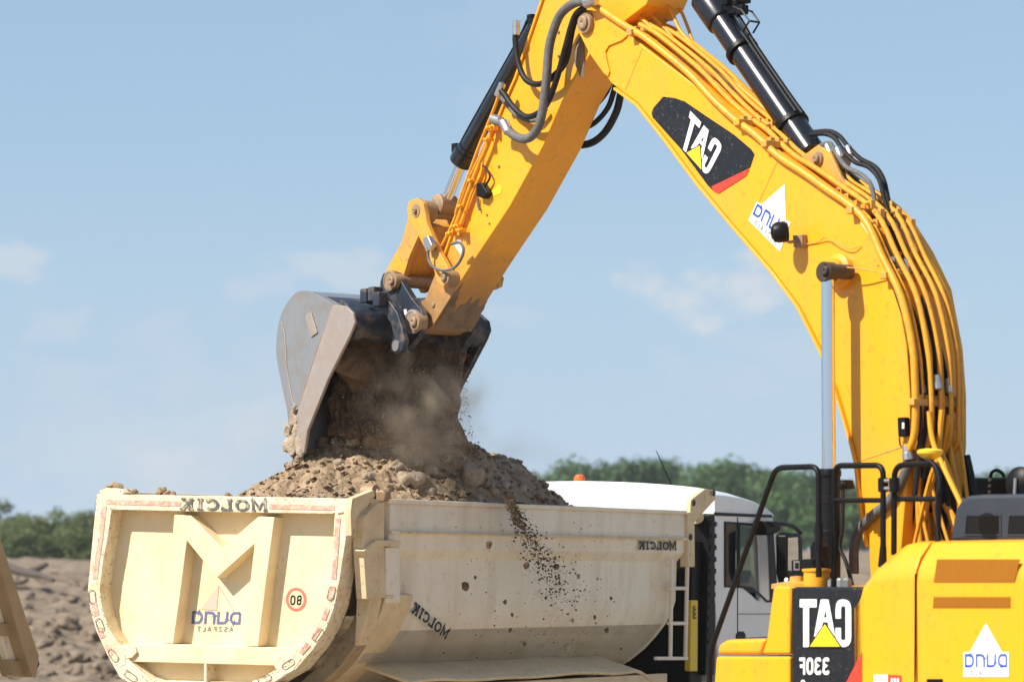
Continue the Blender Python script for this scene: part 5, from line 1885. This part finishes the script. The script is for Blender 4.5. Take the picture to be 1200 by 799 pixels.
# crumbs of every size lying in the heap
def rock_cheap(mb, c, s, r_, flatk=.8):
    """irregular octahedron-like lump"""
    vs = []
    for d in ((1, 0, 0), (-1, 0, 0), (0, 1, 0), (0, -1, 0), (0, 0, 1), (0, 0, -1), (.6, .6, .5), (-.6, .55, .5), (.6, -.6, .45), (-.55, -.6, .5), (.6, .55, -.5), (-.6, .6, -.5), (.55, -.6, -.5), (-.6, -.6, -.5)):
        k = s * r_.uniform(.7, 1.25)
        vs.append(V(c) + V((d[0] * k, d[1] * k, d[2] * k * flatk)))
    fs = [(0, 6, 4), (6, 2, 4), (2, 7, 4), (7, 1, 4), (1, 9, 4), (9, 3, 4), (3, 8, 4), (8, 0, 4), (0, 10, 6), (10, 2, 6), (2, 11, 7), (11, 1, 7), (1, 13, 9), (13, 3, 9), (3, 12, 8), (12, 0, 8),
          (2, 6, 10), (2, 7, 11), (1, 7, 11), (1, 9, 13), (3, 9, 13), (3, 8, 12), (0, 8, 12), (0, 6, 10),
          (0, 5, 10), (10, 5, 2), (2, 5, 11), (11, 5, 1), (1, 5, 13), (13, 5, 3), (3, 5, 12), (12, 5, 0)]
    mb.add(vs, fs)
def crumb(mb, c, s, r_):
    vs = [V(c) + V(d) * (s * r_.uniform(.6, 1.4)) for d in ((1, 0, 0), (-1, 0, 0), (0, 1, 0), (0, -1, 0), (0, 0, 1), (0, 0, -1))]
    mb.add(vs, [(0, 2, 4), (2, 1, 4), (1, 3, 4), (3, 0, 4), (2, 0, 5), (1, 2, 5), (3, 1, 5), (0, 3, 5)])
for i in range(5000):
    x = rnd.uniform(.3, 4.6)
    y = rnd.uniform(.12, W2 - .12)
    s = .006 + .036 * rnd.random() ** 6
    rock_cheap(mb, (x, y, heap_z(x, y) + s * .35), s, rnd)
for i in range(150):
    x, y = rnd.uniform(.3, 4.7), rnd.uniform(.12, W2 - .12)
    s = .025 + .045 * rnd.random() ** 2
    rock_mb(mb, (x, y, heap_z(x, y) + s * .2), (s, s * rnd.uniform(.7, 1), s * rnd.uniform(.55, .85)), 900 + i, 2, .5)
for px, py, s in ((126, 572, .03), (134, 569, .04), (139, 573, .05), (150, 575, .025), (157, 575.5, .03), (186, 577, .03), (190, 574, .035), (196, 578, .03), (203, 579, .03), (268, 580, .03), (282, 581, .025), (300, 582, .03)):
    p = TX(px, py, .1)
    rock_mb(mb, p, (s, s, s * .7), int(px * 7), 2, .5)
heap = mb.build('soil_heap', M['soil'], ang=50)
heap.matrix_world = MT
tag(heap, 'light brown crumbly soil heaped above the rim of the tipper body', 'soil', None, 'stuff')

def on_heap(px, py):
    o = MTi @ CAM
    d = (MTi.to_3x3() @ ray(px, py)).normalized()
    t = 24.
    while t < 36:
        p = o + d * t
        if .1 < p.x < 5.4 and .05 < p.y < W2 and p.z <= heap_z(p.x, p.y):
            return p
        t += .01
    return None
stones = [(480, 567, .125, .085, 'wide flat pale stone low on the heap beside the body rim'), (551, 562, .11, .10, 'rounded pale boulder on the right slope of the soil heap'),
          (441, 519, .125, .10, 'large angular clod at the top left of the soil heap'), (670, 588, .062, .05, 'small rounded stone resting on the rim at the far right end of the heap'),
          (505, 555, .075, .06, None), (525, 571, .06, .05, None), (462, 548, .07, .05, None), (502, 578, .055, .04, None), (538, 580, .05, .04, None), (410, 520, .08, .06, None), (488, 545, .06, .05, None),
          (575, 578, .055, .045, None), (430, 560, .055, .045, None), (395, 545, .05, .04, None), (455, 572, .055, .04, None), (590, 570, .05, .04, None), (465, 530, .07, .055, None), (520, 540, .06, .045, None),
          (560, 586, .045, .035, None), (610, 575, .05, .04, None), (370, 556, .045, .035, None), (350, 540, .05, .04, None)]
for i, (px, py, s, sz, lb) in enumerate(stones):
    p = on_heap(px, py)
    if p is None:
        continue
    o = rock_mb(MB(), (0, 0, 0), (s, s * .85, sz), 300 + i, 3, .32).build('stone', M['stone' if i % 3 != 2 else 'soil'], ang=60)
    o.matrix_world = MT @ Matrix.Translation(p + V((.02, 0, sz * .3)))
    if lb:
        tag(o, lb, 'stone', 'stones and clods on the heap')
    else:
        tag(o, 'smaller dusty stone half buried in the soil heap', 'stone', 'stones and clods on the heap')

# ---- soil falling out of the bucket
def fall_bounds(py):
    # pixel bounds of the curtain, left and right
    Lq = [(385, 420), (420, 402), (460, 390), (500, 386), (540, 392)]
    Rq = [(385, 552), (420, 553), (460, 545), (490, 546), (510, 551), (530, 566), (548, 585)]
    def ip(Q):
        if py <= Q[0][0]:
            return Q[0][1]
        for (a, b), (c, d) in zip(Q, Q[1:]):
            if py <= c:
                return b + (d - b) * (py - a) / (c - a)
        return Q[-1][1]
    return ip(Lq), ip(Rq)
mb = MB()
MEw = ME
for i in range(15000):
    py = 392 + 155 * rnd.random()
    l, r_ = fall_bounds(py)
    u = rnd.gauss(.62, .26)
    if not 0 < u < 1.03:
        continue
    px = l + (r_ - l) * u
    px += 5 * noise.noise(V((py * .06, u * 3, 0)))
    Y = rnd.gauss(27.55, .22)
    if py < 430:
        Y = rnd.gauss(27.8, .18)
    p = at_dist(px, py, Y)
    s = .002 + .007 * rnd.random() ** 6
    (rock_cheap if s > .008 else crumb)(mb, p, s, rnd)
fs_ = mb.build('falling_soil', M['soil_dark'], ang=40)
tag(fs_, 'curtain of dark soil pouring from the bucket onto the heap', 'soil', None, 'stuff')
# dense streams inside the curtain
mb = MB()
g0 = [(386, 1.), (400, 1.), (420, 1.), (440, .95), (460, .9), (480, .88), (500, .9), (520, .95), (545, 1.)]
NI, NJ = 260, 170
for side in (0, 1):
    o0 = len(mb.v)
    for i in range(NI):
        py = 388 + 160 * i / (NI - 1)
        l, r_ = fall_bounds(py)
        l -= 3
        r_ -= 7
        for j in range(NJ):
            u = j / (NJ - 1)
            px = l + (r_ - l) * u + 6 * noise.noise(V((py * .05, side * 9, u * 2)))
            th = .26 * math.sqrt(max(0, 1 - (2 * u - 1) ** 2))
            nzv = .16 * noise.noise(V((u * 9, py * .012, 3 + 7 * side))) + .09 * abs(noise.noise(V((u * 26, py * .05, 5 + 7 * side)))) + .05 * noise.noise(V((u * 60, py * .14, side))) + .03 * noise.noise(V((u * 130, py * .5, side + 3)))
            Y = 27.75 + (.1 if py < 430 else 0) + 1.0 * ss(505, 548, py) + (1 if side else -1) * (th + (nzv if 0 < j < NJ - 1 else 0))
            mb.v.append(at_dist(px, py, Y))
    for i in range(NI - 1):
        for j in range(NJ - 1):
            q = (o0 + i * NJ + j, o0 + i * NJ + j + 1, o0 + (i + 1) * NJ + j + 1, o0 + (i + 1) * NJ + j)
            mb.f.append(q if side else q[::-1])
st_ = mb.build('dense_stream', M['soil_dark'], fs_, ang=180)

# ---- clods spilling over the side of the body
mb = MB()
path = [(597, 588), (606, 606), (616, 625), (628, 643), (641, 662), (652, 680), (664, 705)]
for i in range(3200):
    t = rnd.random() ** 1.75 * (len(path) - 1.001)
    k = int(t)
    f = t - k
    cx = path[k][0] * (1 - f) + path[k + 1][0] * f
    cy = path[k][1] * (1 - f) + path[k + 1][1] * f
    sp = 3.6 + 2.1 * t
    p = TY(cx + rnd.gauss(0, sp * .8), cy + rnd.gauss(0, sp * .8), -.12 - abs(rnd.gauss(0, .12)))
    s = .0026 + .011 * rnd.random() ** 6
    (rock_cheap if s > .007 else crumb)(mb, p, s, rnd)
for i in range(380):
    p = TY(rnd.gauss(640, 55), rnd.uniform(610, 770), -.15 - abs(rnd.gauss(0, .2)))
    crumb(mb, p, .0025 + .007 * rnd.random() ** 3, rnd)
sp_ = mb.build('spilled_soil', M['soil_dark'], ang=40)
sp_.matrix_world = MT
tag(sp_, 'thin stream of soil crumbs spilling over the side of the tipper body', 'soil', None, 'stuff')
fly = [(545.5, 687, .034, 0, 'dark round clod in the air, leftmost before the white body side'), (617, 662, .03, 0, 'dark clod in the air just under the spilling stream'), (652, 664, .028, 0, None),
       (573, 638, .03, 0, 'dark narrow clod in the air before the belt of the body'), (664, 758, .035, 1, 'pale stone dropping low in front of the body side'), (711, 738, .024, 0, None), (697, 723, .016, 0, None),
       (592, 705, .018, 0, None), (600, 720, .016, 0, None), (598, 738, .018, 0, None), (615, 754, .016, 0, None), (678, 675, .02, 1, None), (671, 727, .018, 1, None), (640, 700, .014, 0, None), (700, 678, .012, 1, None), (716, 701, .014, 0, None), (728, 760, .014, 0, None), (557, 676, .014, 0, None)]
for i, (px, py, s, pale, lb) in enumerate(fly):
    o = rock_mb(MB(), (0, 0, 0), (s, s * .8, s * 1.1), 500 + i, 2, .35).build('airborne_clod', M['stone' if pale else 'soil_dark'], ang=50)
    o.matrix_world = MT @ Matrix.Translation(TY(px, py, -.3))
    tag(o, lb or ('small pale crumb in the air before the white body side' if pale else 'small dark crumb in the air before the white body side'), 'soil clod', 'clods falling beside the body')

# ---- dust in the air round the falling soil
def dust(name, c, size, dens, scale, label, colr=(.62, .53, .43), lo=.42, hi=.72):
    m = bpy.data.materials.new(name)
    m.use_nodes = True
    nt = m.node_tree
    N, L = nt.nodes, nt.links
    N.remove(N['Principled BSDF'])
    pv = N.new('ShaderNodeVolumePrincipled')
    pv.inputs['Color'].default_value = rgba(colr)
    pv.inputs['Anisotropy'].default_value = .2
    tc = N.new('ShaderNodeTexCoord')
    ln_ = N.new('ShaderNodeVectorMath')
    ln_.operation = 'LENGTH'
    L.new(tc.outputs['Object'], ln_.inputs[0])
    fo = N.new('ShaderNodeMapRange')
    fo.interpolation_type = 'SMOOTHSTEP'
    fo.inputs['From Min'].default_value = 1.0
    fo.inputs['From Max'].default_value = .15
    fo.inputs['To Max'].default_value = 1
    L.new(ln_.outputs['Value'], fo.inputs['Value'])
    nz = N.new('ShaderNodeTexNoise')
    nz.inputs['Scale'].default_value = scale
    nz.inputs['Detail'].default_value = 4
    L.new(tc.outputs['Object'], nz.inputs['Vector'])
    mr = N.new('ShaderNodeMapRange')
    mr.inputs['From Min'].default_value = lo
    mr.inputs['From Max'].default_value = hi
    mr.inputs['To Max'].default_value = dens
    L.new(nz.outputs['Fac'], mr.inputs['Value'])
    mu = N.new('ShaderNodeMath')
    mu.operation = 'MULTIPLY'
    L.new(fo.outputs['Result'], mu.inputs[0])
    L.new(mr.outputs['Result'], mu.inputs[1])
    L.new(mu.outputs[0], pv.inputs['Density'])
    L.new(pv.outputs[0], N['Material Output'].inputs['Volume'])
    bm = bmesh.new()
    bmesh.ops.create_icosphere(bm, subdivisions=3, radius=1)
    me = bpy.data.meshes.new(name)
    bm.to_mesh(me)
    bm.free()
    me.materials.append(m)
    o = bpy.data.objects.new(name, me)
    col.objects.link(o)
    o.location = c
    o.scale = size
    tag(o, label, 'dust', None, 'stuff')
    return o
dust('dust_cloud', at_dist(500, 478, 27.2), (.66, .36, .66), 7.5, 2.6, 'brown dust billowing around the soil under the bucket')
dust('dust_cloud', at_dist(585, 540, 27.9), (.85, .5, .46), .9, 2.2, 'thin dust drifting off the right slope of the heap', (.90, .84, .76))
dust('dust_cloud', at_dist(275, 520, 29.), (1.9, 1., .9), .6, 1.5, 'faint pale dust haze left of the bucket against the sky', (.93, .90, .86))

# ================================================================== second tipper body corner at the left edge
MS = Matrix.Translation(at_dist(30, 760, 24.5)) @ Matrix.Rotation(R(62), 4, 'Z')
MSi = MS.inverted()
sec = empty('tipper_corner', MS)
tag(sec, 'beige steel corner of another tipper body leaning in at the left edge', 'tipper body')
def SY(px, py, y):
    return unproj(px, py, MSi, 1, y)
def Sy(pts, y):
    return [SY(p[0], p[1], y) for p in pts]
MB().prism(Sy([(-520, 420), (-34, 560), (2, 672), (14, 715), (24, 750), (40, 792), (15, 792), (-2, 735), (-520, 640)], .0), (0, .06, 0)).build('side_wall', M['creamside'], sec, bevel=.008)
MB().prism(Sy([(-34, 560), (-22, 560), (20, 690), (40, 750), (46, 768), (43, 793), (38, 793), (24, 750), (2, 672)], -.10), (0, .28, 0)).build('edge_flange', M['flange_dark'], sec, bevel=.008)
MB().prism(Sy([(-60, 728), (20, 730), (26, 745), (-60, 744)], -.03), (0, .08, 0)).build('cross_band', M['flange_dark'], sec, bevel=.006)
MB().prism(Sy([(12, 773), (33, 774), (41, 792), (16, 791)], -.035), (0, .09, 0)).build('foot_plate', M['flange_dark'], sec, bevel=.006)
MB().prism(Sy([(38, 775), (45, 770), (47, 778), (43, 786), (38, 786)], .0), (0, .12, 0)).build('hook', M['rubber'], sec, bevel=.008)

# ================================================================== air between the camera and the far trees
hm_ = bpy.data.materials.new('hazy_air')
hm_.use_nodes = True
N, L = hm_.node_tree.nodes, hm_.node_tree.links
N.remove(N['Principled BSDF'])
pv = N.new('ShaderNodeVolumePrincipled')
pv.inputs['Color'].default_value = (.86, .92, 1, 1)
pv.inputs['Density'].default_value = .00021
pv.inputs['Anisotropy'].default_value = .0
L.new(pv.outputs[0], N['Material Output'].inputs['Volume'])
hz_ = MB().box(V((-6200, -6200, -3)), V((6200, 6200, 24))).build('haze', hm_)
tag(hz_, 'thin summer haze over the field and the far trees', 'haze', None, 'stuff')

zg = -MS.translation.z
xl = SY(-520, 640, 0).x
MB().prism(Sy([(-520, 640), (-2, 735), (-10, 750), (-520, 660)], .06), (0, 2.2, 0)).build('floor_plate', M['flange_dark'], sec)
MB().box(V((xl, .7, zg + .8)), V((-.5, 1.7, zg + 1.1))).build('chassis', M['black'], sec, bevel=.02)
MB().tube([V((xl * .5, 1.2, zg + 1.1)), V((xl * .75, 1.2, SY(-300, 690, 0).z))], .12, 16).build('tipping_ram', M['black'], sec)
for xw in (xl + .3, -1.1):
    for yy in (.1, 1.95):
        MB().lathe([(.24, 0), (.30, .03), (.46, .02), (.52, .06), (.52, .26), (.46, .30), (.30, .29), (.24, .3)], V((xw, yy, zg + .52)), (0, 1, 0), 28).build('wheel', M['rubber'], sec)
MB().box(V((.6, .55, 1.1)), V((5.3, 1.95, 1.74))).build('subframe', M['black'], trk, bevel=.02)
